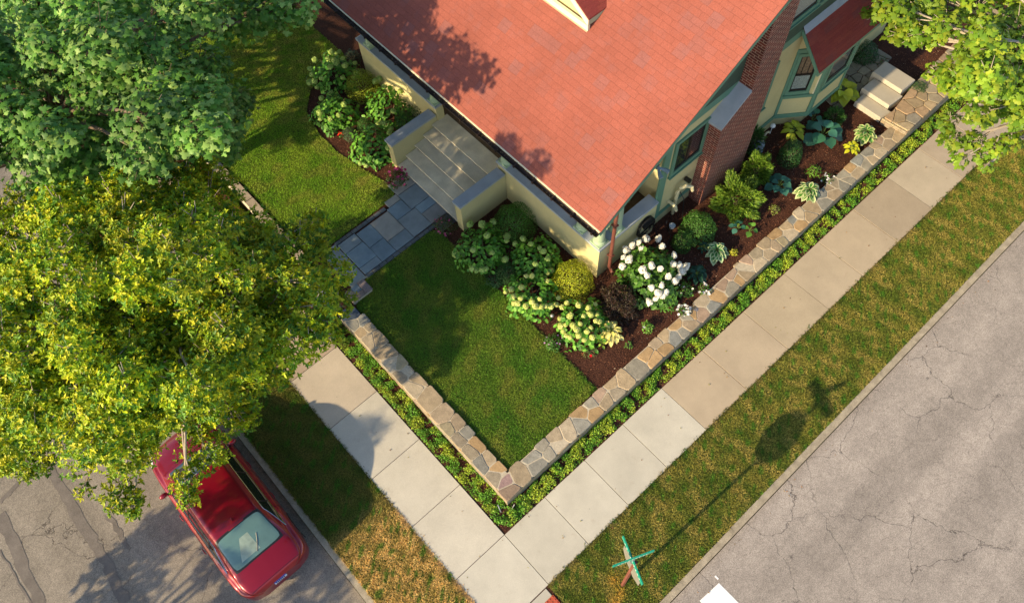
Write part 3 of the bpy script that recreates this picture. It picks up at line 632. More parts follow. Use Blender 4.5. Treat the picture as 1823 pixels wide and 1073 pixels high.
# small fittings
g = MB(); P = at(1172, 293, 3.7); g.box(P[0] - .05, P[0] + .05, 3.2, 3.3, 3.55, 3.65); lo = empty('floodlight', (P[0], 3.2, 3.6), 'small grey twin floodlight under the gable edge beside the porch corner', 'floodlight')
g.build('mount', M_steel, lo)
for s in (-1, 1): g = MB(); g.tube([(P[0], 3.2, 3.6), (P[0] + s * .1, 3.05, 3.55), (P[0] + s * .13, 2.97, 3.52)], [.03, .05, .065], 10); g.build('lamp_head', mat('blue_grey_metal', (.2, .27, .32), .4), lo)
hr = empty('garden_hose_reel', (8.0, 3.1, .4), 'black garden hose coiled on a bracket on the porch side wall', 'hose')
g = MB()
for k in range(9):
    r_ = .27 + .018 * (k % 3) ; yy = 3.22 - .022 * (k // 3) * 1.6
    g.tube([(7.95 + r_ * math.cos(a), yy - .02 * math.sin(a * 2 + k), 1.12 + r_ * 1.15 * math.sin(a)) for a in np.linspace(0, 6.28, 28)], .012, 6, False)
g.tube([(8.2, 3.1, 1.0), (8.27, 3.02, .7), (8.2, 2.9, .46), (8.0, 2.75, .42), (8.25, 2.6, .42), (8.6, 2.75, .42), (8.75, 3.0, .42), (9.0, 3.1, .42), (9.05, 3.2, .7)], .011, 6)
g.build('hose', M_black, hr); g = MB(); g.box(7.75, 8.15, 3.06, 3.245, 1.32, 1.40); g.build('bracket', M_black, hr)
pp = empty('vent_pipes', (9.3, 3.2, .4), 'cream painted bent vent pipes with a black cap on the yellow wall', 'pipe')
g = MB(); g.tube([(9.2, 3.24, .42), (9.2, 3.24, 1.45), (9.22, 3.2, 1.62), (9.32, 3.1, 1.72), (9.44, 3.0, 1.66), (9.47, 2.98, 1.5)], .05, 10); g.build('pipe', M_pipe, pp)
g = MB(); g.tube([(9.0, 3.34, 1.1), (9.0, 3.2, 1.12), (9.02, 3.08, 1.08), (9.04, 3.05, .92)], .045, 10); g.build('pipe', M_pipe, pp)
g = MB(); g.tube([(9.55, 3.32, 1.62), (9.55, 3.16, 1.64)], .07, 12); g.build('vent_cap', M_black, pp)
g = MB(); g.tube([(9.35, 3.3, 1.3), (9.36, 3.1, 1.1), (9.3, 2.95, .42)], .014, 6); g.build('cable', M_black, pp)
P = at(1197, 401, .5); g = MB(); g.tube([(P[0], P[1], T), (P[0], P[1], .50), (P[0], P[1], .52)], [.07, .09, .06], 14)
tag(g.build('cleanout_cap', mat('pale_blue_plastic', (.5, .58, .66), .5), loc=(P[0], P[1], T)), 'round pale grey pipe cap standing in the mulch beside the vent pipes', 'pipe cap')
# wicker chair on the porch
wc = empty('wicker_chair', (7.9, 4.25, 1.19), 'light tan wicker chair on the porch behind the side wall', 'chair')
Mw = mat('wicker', (.5, .36, .17), .7, n=(40, .3), bump=(60, .5)); Mc_ = mat('tan_cushion', (.5, .33, .15), .8)
g = MB(); g.prism([(7.6, 3.95), (8.2, 3.95), (8.2, 4.55), (7.6, 4.55)], 1.58, 1.66, .02); g.build('seat', Mw, wc)
g = MB(); 
for k in range(9): a = math.radians(-60 + 15 * k); g.tube([(7.95 + .27 * math.cos(a), 4.25 + .3 * math.sin(a), 1.66), (8.03 + .31 * math.cos(a), 4.25 + .34 * math.sin(a), 2.2 - .12 * abs(math.sin(a)))], .016, 6)
g.tube([(8.03 + .31 * math.cos(a), 4.25 + .34 * math.sin(a), 2.2 - .12 * abs(math.sin(a))) for a in np.radians(np.linspace(-75, 75, 14))], .025, 8); g.build('backrest', Mw, wc)
g = MB(); g.prism([(7.63, 3.99), (8.15, 3.99), (8.15, 4.51), (7.63, 4.51)], 1.66, 1.73, .02); g.build('cushion', Mc_, wc)
for a_ in (7.64, 8.16):
    for b_ in (3.99, 4.51): g = MB(); g.tube([(a_, b_, 1.19), (a_, b_, 1.58)], .025, 8); g.build('leg', Mw, wc)
# ------------------------------------------------------------ street sign
ss = empty('street_sign', (1.21, -2.63, 0), 'brown sign post with crossed green street name blades above a stop sign seen from behind', 'sign')
g = MB(); g.obox((1.21, -2.63, 0), (.92, -.39, 0), (.39, .92, 0), -.03, .03, -.03, .03, -.05, 2.97); g.build('post', mat('rusty_post', (.19, .065, .045), .7, n=(9, .25)), ss)
u1 = np.array([.39, .92, 0]); u1 = u1 / np.linalg.norm(u1); u2 = np.array([.922, -.388, 0]); cen = np.array([1.17, -2.57, 0])
Mg_ = mat('sign_green', (.012, .30, .20), .45, n=(60, .15)); Mal = mat('sign_back', (.24, .235, .20), .6, n=(8, .15), metal=.2)
for dd, L, z0, z1 in ((u1, .47, 2.98, 3.14), (u2, .42, 3.16, 3.32)):
    nn = np.array([-dd[1], dd[0], 0]); g = MB(); g.obox(cen, dd, nn, -L, L, -.012, .012, z0, z1); bl = g.build('name_blade', Mg_, ss)
    for sgn in (-1, 1):
        for k in range(9):
            s0 = -L + .1 + k * (2 * L - .22) / 8.5; hh = random.uniform(.05, .075); g = MB(); g.obox(cen, dd, nn, s0, s0 + .012, sgn * .0125, sgn * .0145, z0 + .04, z0 + .04 + hh); g.obox(cen, dd, nn, s0 + .011, s0 + .04, sgn * .0125, sgn * .0143, z0 + .04 + hh * .45, z0 + .055 + hh * .45); g.build('letter', M_white, bl)
g = MB(); g.obox(cen, u1, u2, -.04, .04, -.04, .04, 2.94, 2.978); g.build('bracket', M_steel, ss); g = MB(); g.obox(cen, u1, u2, -.03, .03, -.03, .03, 3.143, 3.158); g.build('bracket', M_steel, ss)
oc = []
for k in range(8):
    a = math.radians(22.5 + 45 * k); oc.append((math.cos(a) * .41, math.sin(a) * .41))
def octo(off, r, th): 
    o = cen + u2 * off; P = [o + u1 * (a * r) + np.array([0, 0, 2.37 + b * r]) for a, b in oc]; g = MB(); g.slab(P, u2 * th); return g
octo(.045, 1, .003).build('stop_face', Mal, ss); octo(.0485, 1, .001).build('stop_border', M_white, ss); octo(.050, .94, .001).build('stop_front', mat('stop_red', (.5, .02, .02), .5), ss)
# ------------------------------------------------------------ red car
CXc, CY0 = -4.36, 2.55
car = empty('parked_car', (CXc, CY0 + 2.3, ZR), 'dark red hatchback sedan parked at the kerb under the leafy tree', 'car')
M_paint = bpy.data.materials.new('car_paint'); M_paint.use_nodes = True; t = NT(M_paint)
t.set('Base Color', (.23, .0005, .014, 1)); t.set('Metallic', .3); t.set('Roughness', .3); t.set('Coat Weight', .7); t.set('Coat Roughness', .04)
M_cglass = mat('car_glass', (.008, .012, .012), .04, n=None, spec=1.0, coat=.5); M_cglass2 = mat('car_rear_glass', (.10, .19, .17), .10, n=(1.2, .35), spec=1.0, coat=1)
M_chrome = mat('chrome', (.75, .75, .75), .15, n=None, metal=1); M_tyre = mat('tyre', (.02, .02, .02), .8, n=None); M_rim = mat('rim', (.35, .35, .36), .3, n=None, metal=.9)
M_tail = mat('tail_lamp', (.30, .01, .01), .15, n=None, spec=.8); M_head = mat('head_lamp', (.6, .62, .62), .1, n=None, spec=.9); M_seam = mat('panel_gap', (.02, .002, .004), .6, n=None)
# stations: u, half width, sill z, belt z, roof half width, roof z
ST = np.array([(0.0, .50, .42, .74, .42, .80), (.05, .66, .36, .82, .58, .93), (.16, .79, .30, .88, .66, 1.00), (.38, .865, .26, .93, .68, 1.055), (.62, .885, .24, .95, .66, 1.10), (.80, .895, .23, .955, .645, 1.19), (1.08, .90, .22, .955, .62, 1.335), (1.36, .905, .21, .95, .605, 1.43),
               (1.75, .905, .20, .945, .60, 1.475), (2.2, .905, .20, .935, .60, 1.485), (2.6, .90, .20, .925, .60, 1.465), (2.95, .90, .20, .915, .605, 1.40), (3.3, .90, .21, .905, .63, 1.22), (3.62, .895, .22, .90, .67, 1.03), (3.9, .885, .24, .87, .68, .955),
               (4.2, .86, .26, .80, .64, .885), (4.42, .80, .30, .72, .58, .80), (4.56, .66, .34, .64, .48, .70), (4.62, .45, .40, .56, .34, .62)])
def hermite(xs, ys, x):
    xs = np.asarray(xs, float); ys = np.asarray(ys, float); d = np.gradient(ys, xs, axis=0); dl = np.diff(ys, axis=0) / np.diff(xs)[:, None]
    for i in range(len(d)):                      # limit overshoot
        lo = dl[max(i - 1, 0)]; hi = dl[min(i, len(dl) - 1)]; d[i] = np.where(lo * hi <= 0, 0, np.sign(lo) * np.minimum(np.abs(d[i]), 2.5 * np.minimum(np.abs(lo), np.abs(hi))))
    i = np.clip(np.searchsorted(xs, x) - 1, 0, len(xs) - 2); h = xs[i + 1] - xs[i]; s = ((x - xs[i]) / h)[:, None]; h = h[:, None]
    return ys[i] * (2 * s**3 - 3 * s**2 + 1) + d[i] * h * (s**3 - 2 * s**2 + s) + ys[i + 1] * (3 * s**2 - 2 * s**3) + d[i + 1] * h * (s**3 - s**2)
TK = np.array([0, .07, .14, .26, .38, .43, .47, .72, .80, .90, 1.0])
def profile(p):                                  # p: (n,5) -> (n, len(TK), 2)
    w_, z0, zb, wr, zr = p.T; base = np.minimum(w_ - .075, np.maximum(wr + .04, w_ - .09)); g_ = np.clip((zr - zb) / .5, 0, 1)
    A = [(w_ * 0 + .0, z0), (w_ - .10, z0), (w_ - .015, z0 + .10), (w_, z0 * .45 + zb * .55), (w_ - .015, zb - .04), (w_ - .055, zb + .005), (base - .01, zb + .03 * g_ + .012), (wr, zr - .075 * g_ - .012), (wr - .085, zr - .012), (wr * .5, zr + .008), (wr * 0, zr + .016)]
    return np.stack([np.stack(a, 1) for a in A], 1)
def surf(u, tt, side=1, off=0):
    u = np.atleast_1d(np.asarray(u, float)); tt = np.atleast_1d(np.asarray(tt, float))
    def ev(u, tt):
        P = profile(hermite(ST[:, 0], ST[:, 1:], np.clip(u, 0, 4.62))); out = np.zeros((len(u), 2))
        for k in range(len(u)): out[k] = hermite(TK, P[k], tt[k:k + 1])[0]
        return np.stack([out[:, 0] * side, u, out[:, 1]], 1)
    p = ev(u, tt)
    if off:
        e = .004; du = ev(np.minimum(u + e, 4.62), tt) - ev(np.maximum(u - e, 0), tt); dt = ev(u, np.minimum(tt + e, 1)) - ev(u, np.maximum(tt - e, 0))
        n_ = np.cross(du, dt) * side; n_ /= np.linalg.norm(n_, axis=1, keepdims=True) + 1e-9; n_[n_[:, 2] < -.2] *= -1 ; p = p + n_ * off
    return p
OFF = np.array([CXc, CY0, ZR])
def patch(name, m, us, ts, uv, side=1, off=.004, parent=car, rnd=.0):
    """uv: function (a,b in 0..1) -> (u,t)"""
    na, nb = us, ts; A, Bq = np.meshgrid(np.linspace(0, 1, na), np.linspace(0, 1, nb), indexing='ij')
    if rnd:                                       # rounded corners
        a = A * 2 - 1; b = Bq * 2 - 1; k = rnd; a2 = a * (1 - k * np.abs(b) ** 6); b2 = b * (1 - k * np.abs(a) ** 6); A, Bq = (a2 + 1) / 2, (b2 + 1) / 2
    U, V_ = uv(A.ravel(), Bq.ravel())
    if side == 0: P = np.where((V_ <= 1)[:, None], surf(U, np.minimum(V_, 1), 1, off), surf(U, np.minimum(2 - V_, 1), -1, off))
    else: P = surf(U, V_, side, off)
    F = np.array([(i * nb + j, (i + 1) * nb + j, (i + 1) * nb + j + 1, i * nb + j + 1) for i in range(na - 1) for j in range(nb - 1)])
    if side < 0: F = F[:, ::-1]
    return fmesh(name, P + OFF, F, m, None, parent, True)
# body shell
nu, nt = 110, 60
us = np.linspace(0, 4.62, nu) ; us = 4.62 * (us / 4.62 + .035 * np.sin(2 * math.pi * us / 4.62) * -1); tt = np.linspace(.0, 1, nt)
U, TT = np.meshgrid(us, tt, indexing='ij'); Pr = surf(U.ravel(), TT.ravel(), 1); Pl = Pr * [-1, 1, 1]
P = np.concatenate([Pr.reshape(nu, nt, 3), Pl.reshape(nu, nt, 3)[:, -2::-1]], 1); m_ = P.shape[1]; Pf = P.reshape(-1, 3)
F = []
for i in range(nu - 1):
    for j in range(m_ - 1):
        q = (i * m_ + j, (i + 1) * m_ + j, (i + 1) * m_ + j + 1, i * m_ + j + 1); c = Pf[list(q)].mean(0)
        if any((c[1] - wy) ** 2 + (c[2] - .33) ** 2 < .37 ** 2 for wy in (.88, 3.62)) and abs(c[0]) > .5: continue
        F.append(q)
bm_ = fmesh('body', Pf + OFF, np.array(F), M_paint, None, car, True)
g = MB(); g.add([tuple(p) for p in (P[0] + OFF)], [tuple(range(m_))]); g.build('rear_bumper', M_paint, car)
g = MB(); g.add([tuple(p) for p in (P[-1] + OFF)], [tuple(range(m_ - 1, -1, -1))]); g.build('front_bumper', M_paint, car)
g = MB(); g.box(CXc - .72, CXc + .72, CY0 + .3, CY0 + 4.3, ZR + .2, ZR + .75); g.build('underbody', M_black, car)
for sx in (-1, 1):
    for wy in (.88, 3.62):
        x0 = CXc + sx * .76; g = MB(); g.tube([(x0 - .1 * sx, CY0 + wy, ZR + .33), (x0 - .08 * sx, CY0 + wy, ZR + .33), (x0 + .08 * sx, CY0 + wy, ZR + .33), (x0 + .1 * sx, CY0 + wy, ZR + .33)], [.30, .33, .33, .30], 28); wo = g.build('wheel', M_tyre, car)
        g = MB(); g.tube([(x0 + .098 * sx, CY0 + wy, ZR + .33), (x0 + .105 * sx, CY0 + wy, ZR + .33)], [.21, .19], 24)
        for k in range(10): a = k * .628; g.obox((x0 + .106 * sx, CY0 + wy, ZR + .33), (0, math.cos(a), 0), (sx, 0, 0), 0, .01, 0, .006, -.001, .001)
        g.build('rim', M_rim, wo)
        g = MB(); g.tube([(CXc + sx * .902, CY0 + wy + .37 * math.cos(a), ZR + .33 + .37 * math.sin(a)) for a in np.linspace(0, math.pi, 20)], .012, 6); g.build('wheel_arch', M_black, car)
# glass
rgo = patch('rear_window', M_black, 18, 26, lambda a, b: (.60 + .80 * a, .757 + .486 * b), 0, .004, rnd=.05)
patch('rear_glass', M_cglass2, 18, 26, lambda a, b: (.64 + .71 * a, .785 + .43 * b), 0, .007, parent=rgo, rnd=.09)
patch('windshield', M_cglass, 18, 26, lambda a, b: (2.98 + .66 * a, .80 + .40 * b), 0, .004, rnd=.05)
for sd_s in (1, -1):
    def uvw(a, b): 
        u0 = 1.02 - .22 * (1 - b) ** 1.5 * 1.0 + .32 * b; u1 = 3.42 - .50 * b; return u0 + (u1 - u0) * a, .483 + .205 * b
    so_ = patch('side_window', M_cglass, 40, 10, uvw, sd_s, .004, rnd=.04)
    g = MB()
    for bb in (0, 1):
        U_, V_ = uvw(np.linspace(.0, 1, 30), np.full(30, float(bb))); Pp = surf(U_, V_, sd_s, .006) + OFF; g.tube(list(Pp), .008, 6)
    U_, V_ = uvw(np.zeros(8), np.linspace(0, 1, 8)); g.tube(list(surf(U_, V_, sd_s, .006) + OFF), .008, 6)
    g.build('window_trim', M_chrome, so_)
    for uu in (1.52, 2.42): patch('pillar', M_black, 3, 8, lambda a, b, uu=uu: (uu + .05 * a + .0 * b, .485 + .2 * b), sd_s, .008, parent=so_)
    for u0 in (1.32, 2.44, 3.45): patch('door_gap', M_seam, 2, 14, lambda a, b, u0=u0: (u0 + .008 * a, .08 + .38 * b), sd_s, .003)
    for u0 in (1.62, 2.62):
        q = surf(u0, .36, sd_s, .03)[0] + OFF; g = MB(); g.tube([q + [0, -.10, 0], q + [sd_s * .012, -.04, 0], q + [sd_s * .012, .04, 0], q + [0, .10, 0]], [.008, .014, .014, .008], 8); g.build('door_handle', M_paint, car)
    q = surf(3.28, .44, sd_s, 0)[0] + OFF; g = MB(); g.ball(q + [sd_s * .10, 0, .09], .10, .62, 12, 8); g.v = [((p[0] - q[0]) * 1.05 + q[0], (p[1] - q[1]) * .62 + q[1], p[2]) for p in g.v]; mo = g.build('wing_mirror', M_paint, car, smooth=True)
    g = MB(); g.tube([q, q + [sd_s * .09, 0, .06]], .03, 8); g.build('mirror_arm', M_black, mo)
    patch('tail_light', M_tail, 8, 6, lambda a, b: (.03 + .30 * a ** 1.2, .385 + .055 * b + .045 * (1 - a)), sd_s, .006, rnd=.08)
    patch('headlight', M_head, 8, 6, lambda a, b: (4.18 + .38 * a, .36 + .10 * b), sd_s, .005, rnd=.1)
    patch('roof_seam', M_seam, 30, 2, lambda a, b: (1.3 + 1.65 * a, .785 + .003 * b), sd_s, .003)
patch('boot_gap', M_seam, 2, 40, lambda a, b: (.085 + .006 * a, .60 + .8 * b), 0, .003)
patch('bonnet_gap', M_seam, 2, 40, lambda a, b: (3.70 + .006 * a, .60 + .8 * b), 0, .003)
patch('high_brake_light', M_tail, 3, 12, lambda a, b: (1.375 + .02 * a, .94 + .12 * b), 0, .01)
g = MB(); q = surf(1.56, 1, 1, 0)[0] + OFF; g.add([q + [-.012, .06, -.01], q + [.012, .06, -.01], q + [.01, -.06, -.01], q + [-.01, -.06, -.01], q + [0, -.07, .04]], [(0, 1, 4), (1, 2, 4), (2, 3, 4), (3, 0, 4)]); g.build('roof_antenna', M_paint, car)
pl = MB(); pl.slab([(CXc - .155, CY0 - .012, ZR + .70), (CXc + .155, CY0 - .012, ZR + .70), (CXc + .155, CY0 + .045, ZR + .83), (CXc - .155, CY0 + .045, ZR + .83)], (0, -.012, .004)); plo = pl.build('licence_plate', mat('plate_white', (.6, .62, .66), .4), car)
g = MB(); g.slab([(CXc - .15, CY0 - .004, ZR + .79), (CXc + .15, CY0 - .004, ZR + .79), (CXc + .15, CY0 + .03, ZR + .832), (CXc - .15, CY0 + .03, ZR + .832)], (0, -.012, .005)); g.build('plate_band', mat('plate_blue', (.02, .04, .25), .4), plo)
g = MB(); 
for k in range(6): g.slab([(CXc - .12 + k * .04, CY0 - .024, ZR + .725), (CXc - .098 + k * .04, CY0 - .024, ZR + .725), (CXc - .098 + k * .04, CY0 - .004, ZR + .775), (CXc - .12 + k * .04, CY0 - .004, ZR + .775)], (0, -.004, .001))
g.build('plate_marks', mat('plate_dark', (.03, .05, .2), .4), plo)
patch('bumper_chrome', M_chrome, 4, 2, lambda a, b: (.012 + .05 * a, .30 + .008 * b), 1, .004); patch('bumper_chrome', M_chrome, 4, 2, lambda a, b: (.012 + .05 * a, .30 + .008 * b), -1, .004)

patch('parcel_shelf', mat('shelf_grey', (.26, .33, .26), .2, n=(6, .3), spec=.9, coat=1), 8, 12, lambda a, b: (.72 + .40 * a, .97 + .15 * b * (1 - .55 * a)), 0, .0085, parent=rgo)
g = MB(); g.tube([tuple(surf(.70, 1, 1, .012)[0] + OFF), tuple(surf(.86, .96, 1, .016)[0] + OFF), tuple(surf(1.0, .93, 1, .014)[0] + OFF)], .007, 5); g.build('rear_wiper', M_black, rgo)
# ------------------------------------------------------------ plants
GRP = {'hydrangea_bush': 'hydrangea bushes in the garden beds', 'hosta': 'hostas in the mulch bed', 'boxwood': 'clipped round evergreen shrubs', 'perennial': 'small flowering perennials in the beds'}
def shell(n, rx, ry, h, seed, lump=.22, low=-.1, fill=.35):
    d = rng.normal(size=(n * 3, 3)); d = norm(d); d = d[d[:, 2] > low][:n]; k = len(d)
    nz = .5 + .5 * np.sin(d[:, 0] * 5.1 + seed) * np.cos(d[:, 1] * 4.7 + seed * 1.7) + .35 * np.sin(d[:, 2] * 9 + d[:, 0] * 8 + seed)
    rr = (1 - lump + lump * nz) * (1 - fill * rng.random(k) ** 2.2)
    return d * rr[:, None] * [rx, ry, h], d
def bush(kind, px, py, rpx, hgt, label, cat, cols, tmpl=T_BRD, lsz=.06, n=900, mt=None, jit=.2, up=.6, rnd=.45, lump=.22, ell=1.0, D=None, group=True, name=None, core=(.02, .035, .01)):
    q = at(px, py, T + hgt * .55); r = rpx * mpp(T + hgt * .5, px, py); base = Vector((q[0], q[1], T - .03))
    e = empty(name or kind, base, label, cat, GRP.get(kind) if group else None); e['seedr'] = r
    P, d = shell(n, r, r * ell, hgt, px * .01, lump); P = P + np.array(base) + [0, 0, .04]
    P[:, 2] = np.maximum(P[:, 2], T - .01)
    N = d + [0, 0, up] + rng.normal(0, rnd, d.shape); Dd = (d * [1, 1, .4] + rng.normal(0, .5, d.shape)) if D is None else d + rng.normal(0, .25, d.shape)
    if D == 'spray': N = np.cross(Dd, rng.normal(size=d.shape))
    leafobj('foliage', P, N, lsz * rng.uniform(.6, 1.25, len(P)), tmpl, mt or M_leafm, np.clip(pick(len(P), cols, jit), 0, 1), e, D=Dd)
    g = MB(); 
    for k in range(7): a = k * .9; g.tube([np.array(base), np.array(base) + [r * .3 * math.cos(a), r * .3 * math.sin(a), hgt * .4], np.array(base) + [r * .6 * math.cos(a), r * .6 * math.sin(a), hgt * .7]], [.012, .009, .005], 5)
    g.build('stems', M_bark, e); del e['seedr']
    return e, np.array(base), r
HYG = [(.085, .25, .022), (.12, .31, .03), (.16, .38, .04), (.06, .2, .022)]
# one flower head of each kind
def bloom_mesh(cols, r, cone, nm):
    n = 300; d = norm(rng.normal(size=(n, 3))); d = d[d[:, 2] > -.55]; sz = 1.0
    P = d * r * [1, 1, (.8 if not cone else 1)]
    if cone: P[:, 2] = d[:, 2] * r * 1.5; k = 1 - .45 * np.clip(d[:, 2], 0, 1); P[:, 0] *= k; P[:, 1] *= k
    V, F, k = leafset(P, d + rng.normal(0, .25, d.shape), r * .5 * rng.uniform(.8, 1.2, len(P)), (T_BRD[0] * [1, 1.3, 1], T_BRD[1]), np.cross(d, rng.normal(size=d.shape))); c = np.repeat(pick(len(P), cols, .08), k, 0)
    o = fmesh(nm, V, F, M_petal, np.clip(c, 0, 1)); me = o.data; bpy.data.objects.remove(o)
    return me
BL_green = [bloom_mesh([(.42, .58, .14), (.52, .66, .22)], .075, False, 'flower_head') for _ in range(2)]
BL_cream = [bloom_mesh([(.70, .74, .24), (.55, .66, .16), (.80, .80, .36)], .064, False, 'flower_head') for _ in range(3)]
BL_white = [bloom_mesh([(.90, .87, .80), (.86, .85, .76)], .09, True, 'flower_head') for _ in range(3)]
def hydrangea(px, py, rpx, hgt, label, blooms, nb, n=620, spots=None, cols=HYG, szf=1.0, ell=1.0):
    e, b, r = bush('hydrangea_bush', px, py, rpx * 1.1, hgt, label, 'shrub', cols, T_BRD, .125, n, up=.8, rnd=.35, lump=.3, ell=ell)
    pts = []
    if spots: 
        for sx, sy in spots:
            dd = math.hypot(sx - px, sy - py) / rpx; z = T + hgt * (.25 + .8 * math.sqrt(max(0, 1 - min(1, dd) ** 2))); pts.append(at(sx, sy, z))
    for k in range(nb):
        a = rng.uniform(0, 6.28); el = rng.uniform(.15, 1.45); pts.append(b + [r * .98 * math.cos(el) * math.cos(a), r * ell * .98 * math.cos(el) * math.sin(a), .04 + hgt * (.97 * math.sin(el)) + .02])
    for p in pts:
        o = bpy.data.objects.new('flower_head', random.choice(blooms)); S.collection.objects.link(o); o.parent = e
        o.location = Vector(p) - e.location; s = random.uniform(.75, 1.2) * szf; o.scale = (s, s, s)
        dv = np.array(p) - b; o.rotation_euler = (random.uniform(-.3, .3) - dv[1] * .6, random.uniform(-.3, .3) + dv[0] * .6, random.uniform(0, 6.28))
    return e
hydrangea(592, 122, 42, .85, 'hydrangea with pale green heads at the far end of the left bed', BL_green, 6, spots=[(590, 93), (604, 92), (584, 105), (598, 111), (560, 107), (588, 119), (555, 133), (560, 145), (572, 140), (551, 147), (610, 104), (614, 117), (598, 96)])
hydrangea(593, 193, 40, .75, 'leafy green hydrangea beside the lawn edge in front of the golden round shrub', BL_green, 2, spots=[(572, 175), (569, 201), (570, 212), (588, 212), (612, 186), (603, 205)])
hydrangea(693, 178, 45, .85, 'broad leafy hydrangea against the porch wall left of the steps', BL_green, 2, spots=[(668, 145), (675, 141), (713, 163), (723, 160), (700, 198)])
hydrangea(668, 248, 46, .8, 'green hydrangea beside the left wall of the porch steps', BL_green, 3, spots=[(691, 263), (696, 230), (641, 291), (652, 295), (684, 219)])
hydrangea(859, 437, 48, .85, 'hydrangea with one white head between the right step wall and the front lawn', BL_green, 5, spots=[(836, 400), (838, 397), (858, 399), (878, 395), (903, 420), (811, 452), (842, 445), (876, 450), (840, 478), (848, 482), (858, 480), (902, 428)])
hydrangea(955, 452, 45, .85, 'green hydrangea along the porch wall, in front of the golden globe shrub', BL_green, 3, spots=[(917, 434), (931, 425), (967, 447), (953, 470), (975, 460)])
hydrangea(948, 518, 50, .75, 'hydrangea with cream heads along the front lawn edge of the bed', BL_cream, 0, spots=[(937, 491), (947, 491), (975, 486), (980, 481), (928, 511), (910, 515), (900, 520), (915, 527), (927, 531), (922, 540), (936, 545), (947, 537), (953, 545), (963, 546), (972, 545), (981, 545), (991, 542), (961, 532), (975, 500), (915, 540), (994, 530)])
hydrangea(1040, 570, 50, .75, 'hydrangea thick with cream heads behind the bed corner, left of the yellow hosta', BL_cream, 4, spots=[(1009, 539), (1030, 543), (1048, 548), (1060, 541), (1016, 560), (1007, 578), (1020, 579), (1033, 576), (1003, 590), (1015, 600), (1030, 597), (1045, 590), (1052, 583), (1061, 571), (1066, 572), (1052, 560), (1039, 562), (996, 567), (998, 580), (1008, 597), (1040, 605), (1055, 600), (1026, 586), (1063, 560)])
hydrangea(1160, 480, 62, 1.15, 'large white flowering hydrangea at the porch corner beside the downspout', BL_white, 0, szf=.86, n=1500, cols=[(.07, .18, .02), (.10, .23, .03), (.05, .13, .02)],
          spots=[(1130, 425), (1125, 437), (1142, 442), (1110, 458), (1120, 462), (1108, 474), (1172, 425), (1179, 438), (1200, 455), (1150, 425), (1160, 473), (1176, 478), (1144, 480), (1152, 490), (1190, 492), (1210, 473), (1214, 483), (1220, 475), (1208, 493), (1202, 500), (1160, 512), (1178, 508), (1180, 525), (1167, 532), (1156, 538), (1185, 520), (1172, 522), (1199, 470), (1137, 432), (1115, 445)])
YG = [(.30, .38, .02), (.38, .44, .03), (.20, .30, .018)]
BX = [(.05, .15, .02), (.07, .19, .025), (.035, .10, .018)]
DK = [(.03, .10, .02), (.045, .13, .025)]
def globe(px, py, r, h, label, cols, n=5200, lsz=.032, ell=1): return bush('boxwood', px, py, r * 1.08, h, label, 'shrub', cols, T_DIA, lsz, n, up=.25, rnd=.5, lump=.10, ell=ell)
globe(643, 144, 30, .75, 'golden green round clipped shrub in the bed left of the steps', YG)
globe(917, 387, 38, .85, 'dark green round clipped shrub in the corner of the step wall and porch wall', [(.055, .17, .016), (.085, .23, .024)], 7000)
globe(1020, 491, 38, .8, 'bright golden clipped globe shrub beside the porch corner', [(.40, .46, .02), (.50, .52, .03), (.28, .36, .018)], 7000)
globe(648, 219, 13, .38, 'small tight green globe shrub in the middle of the bed left of the steps', BX, 2200, .026)
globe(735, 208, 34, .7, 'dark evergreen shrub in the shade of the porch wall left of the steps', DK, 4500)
globe(903, 484, 21, .45, 'small dark green mound shrub between the two hydrangeas by the front lawn', DK, 2600)
globe(1245, 398, 32, .7, 'broad rounded green shrub in the mulch below the brick chimney', [(.05, .15, .02), (.08, .20, .03)], 4500, .04)
globe(1216, 424, 18, .6, 'narrow clipped green shrub touching the broad one below the chimney', [(.04, .12, .015), (.06, .16, .02)], 2600)
globe(1411, 266, 20, .85, 'upright dark green clipped shrub growing in front of a lime hosta', [(.02, .08, .015), (.035, .11, .02)], 3600)
globe(1636, 157, 19, .35, 'low dark green dwarf conifer cushion on the flagstone landing', [(.03, .09, .02), (.045, .12, .02)], 3200)
globe(622, 236, 13, .3, 'grey green dwarf mound beside the tiny red flowers', [(.06, .11, .05), (.08, .13, .06)], 1400, .03)
globe(626, 98, 14, .4, 'sage grey sprig shrub in the dark far corner of the left bed', [(.05, .09, .05)], 700, .04)
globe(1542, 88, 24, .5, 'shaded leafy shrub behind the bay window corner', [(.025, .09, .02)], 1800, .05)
bush('ninebark_shrub', 1103, 531, 42, 1.0, 'dark purple brown feathery shrub in front of the white hydrangea', 'shrub', [(.035, .016, .012), (.055, .028, .018), (.02, .01, .008), (.06, .05, .02)], T_NAR, .085, 5200, up=.2, rnd=.8, lump=.35, group=False)
bush('juniper_shrub', 1318, 340, 46, 1.15, 'large chartreuse feathery conifer at the foot of the brick chimney', 'shrub', [(.12, .22, .02), (.18, .28, .03), (.08, .17, .02)], T_NAR, .11, 6500, D='spray', lump=.4, group=False)
bush('juniper_shrub', 1352, 292, 26, 1.0, 'narrow chartreuse conifer spire behind the large feathery one', 'shrub', [(.11, .22, .02), (.16, .27, .03)], T_NAR, .10, 3600, D='spray', lump=.35, group=False)
bush('grass_clump', 1345, 245, 14, .9, 'thin upright green clump between the chimney and the grey garden statue', 'plant', [(.05, .13, .03), (.08, .17, .04)], T_NAR, .16, 700, D='spray', group=False)
bush('fern', 1488, 203, 17, .35, 'fine textured dark green fern beside the blue hosta', 'plant', [(.04, .12, .02), (.06, .16, .03)], T_NAR, .10, 800, D='spray', group=False)
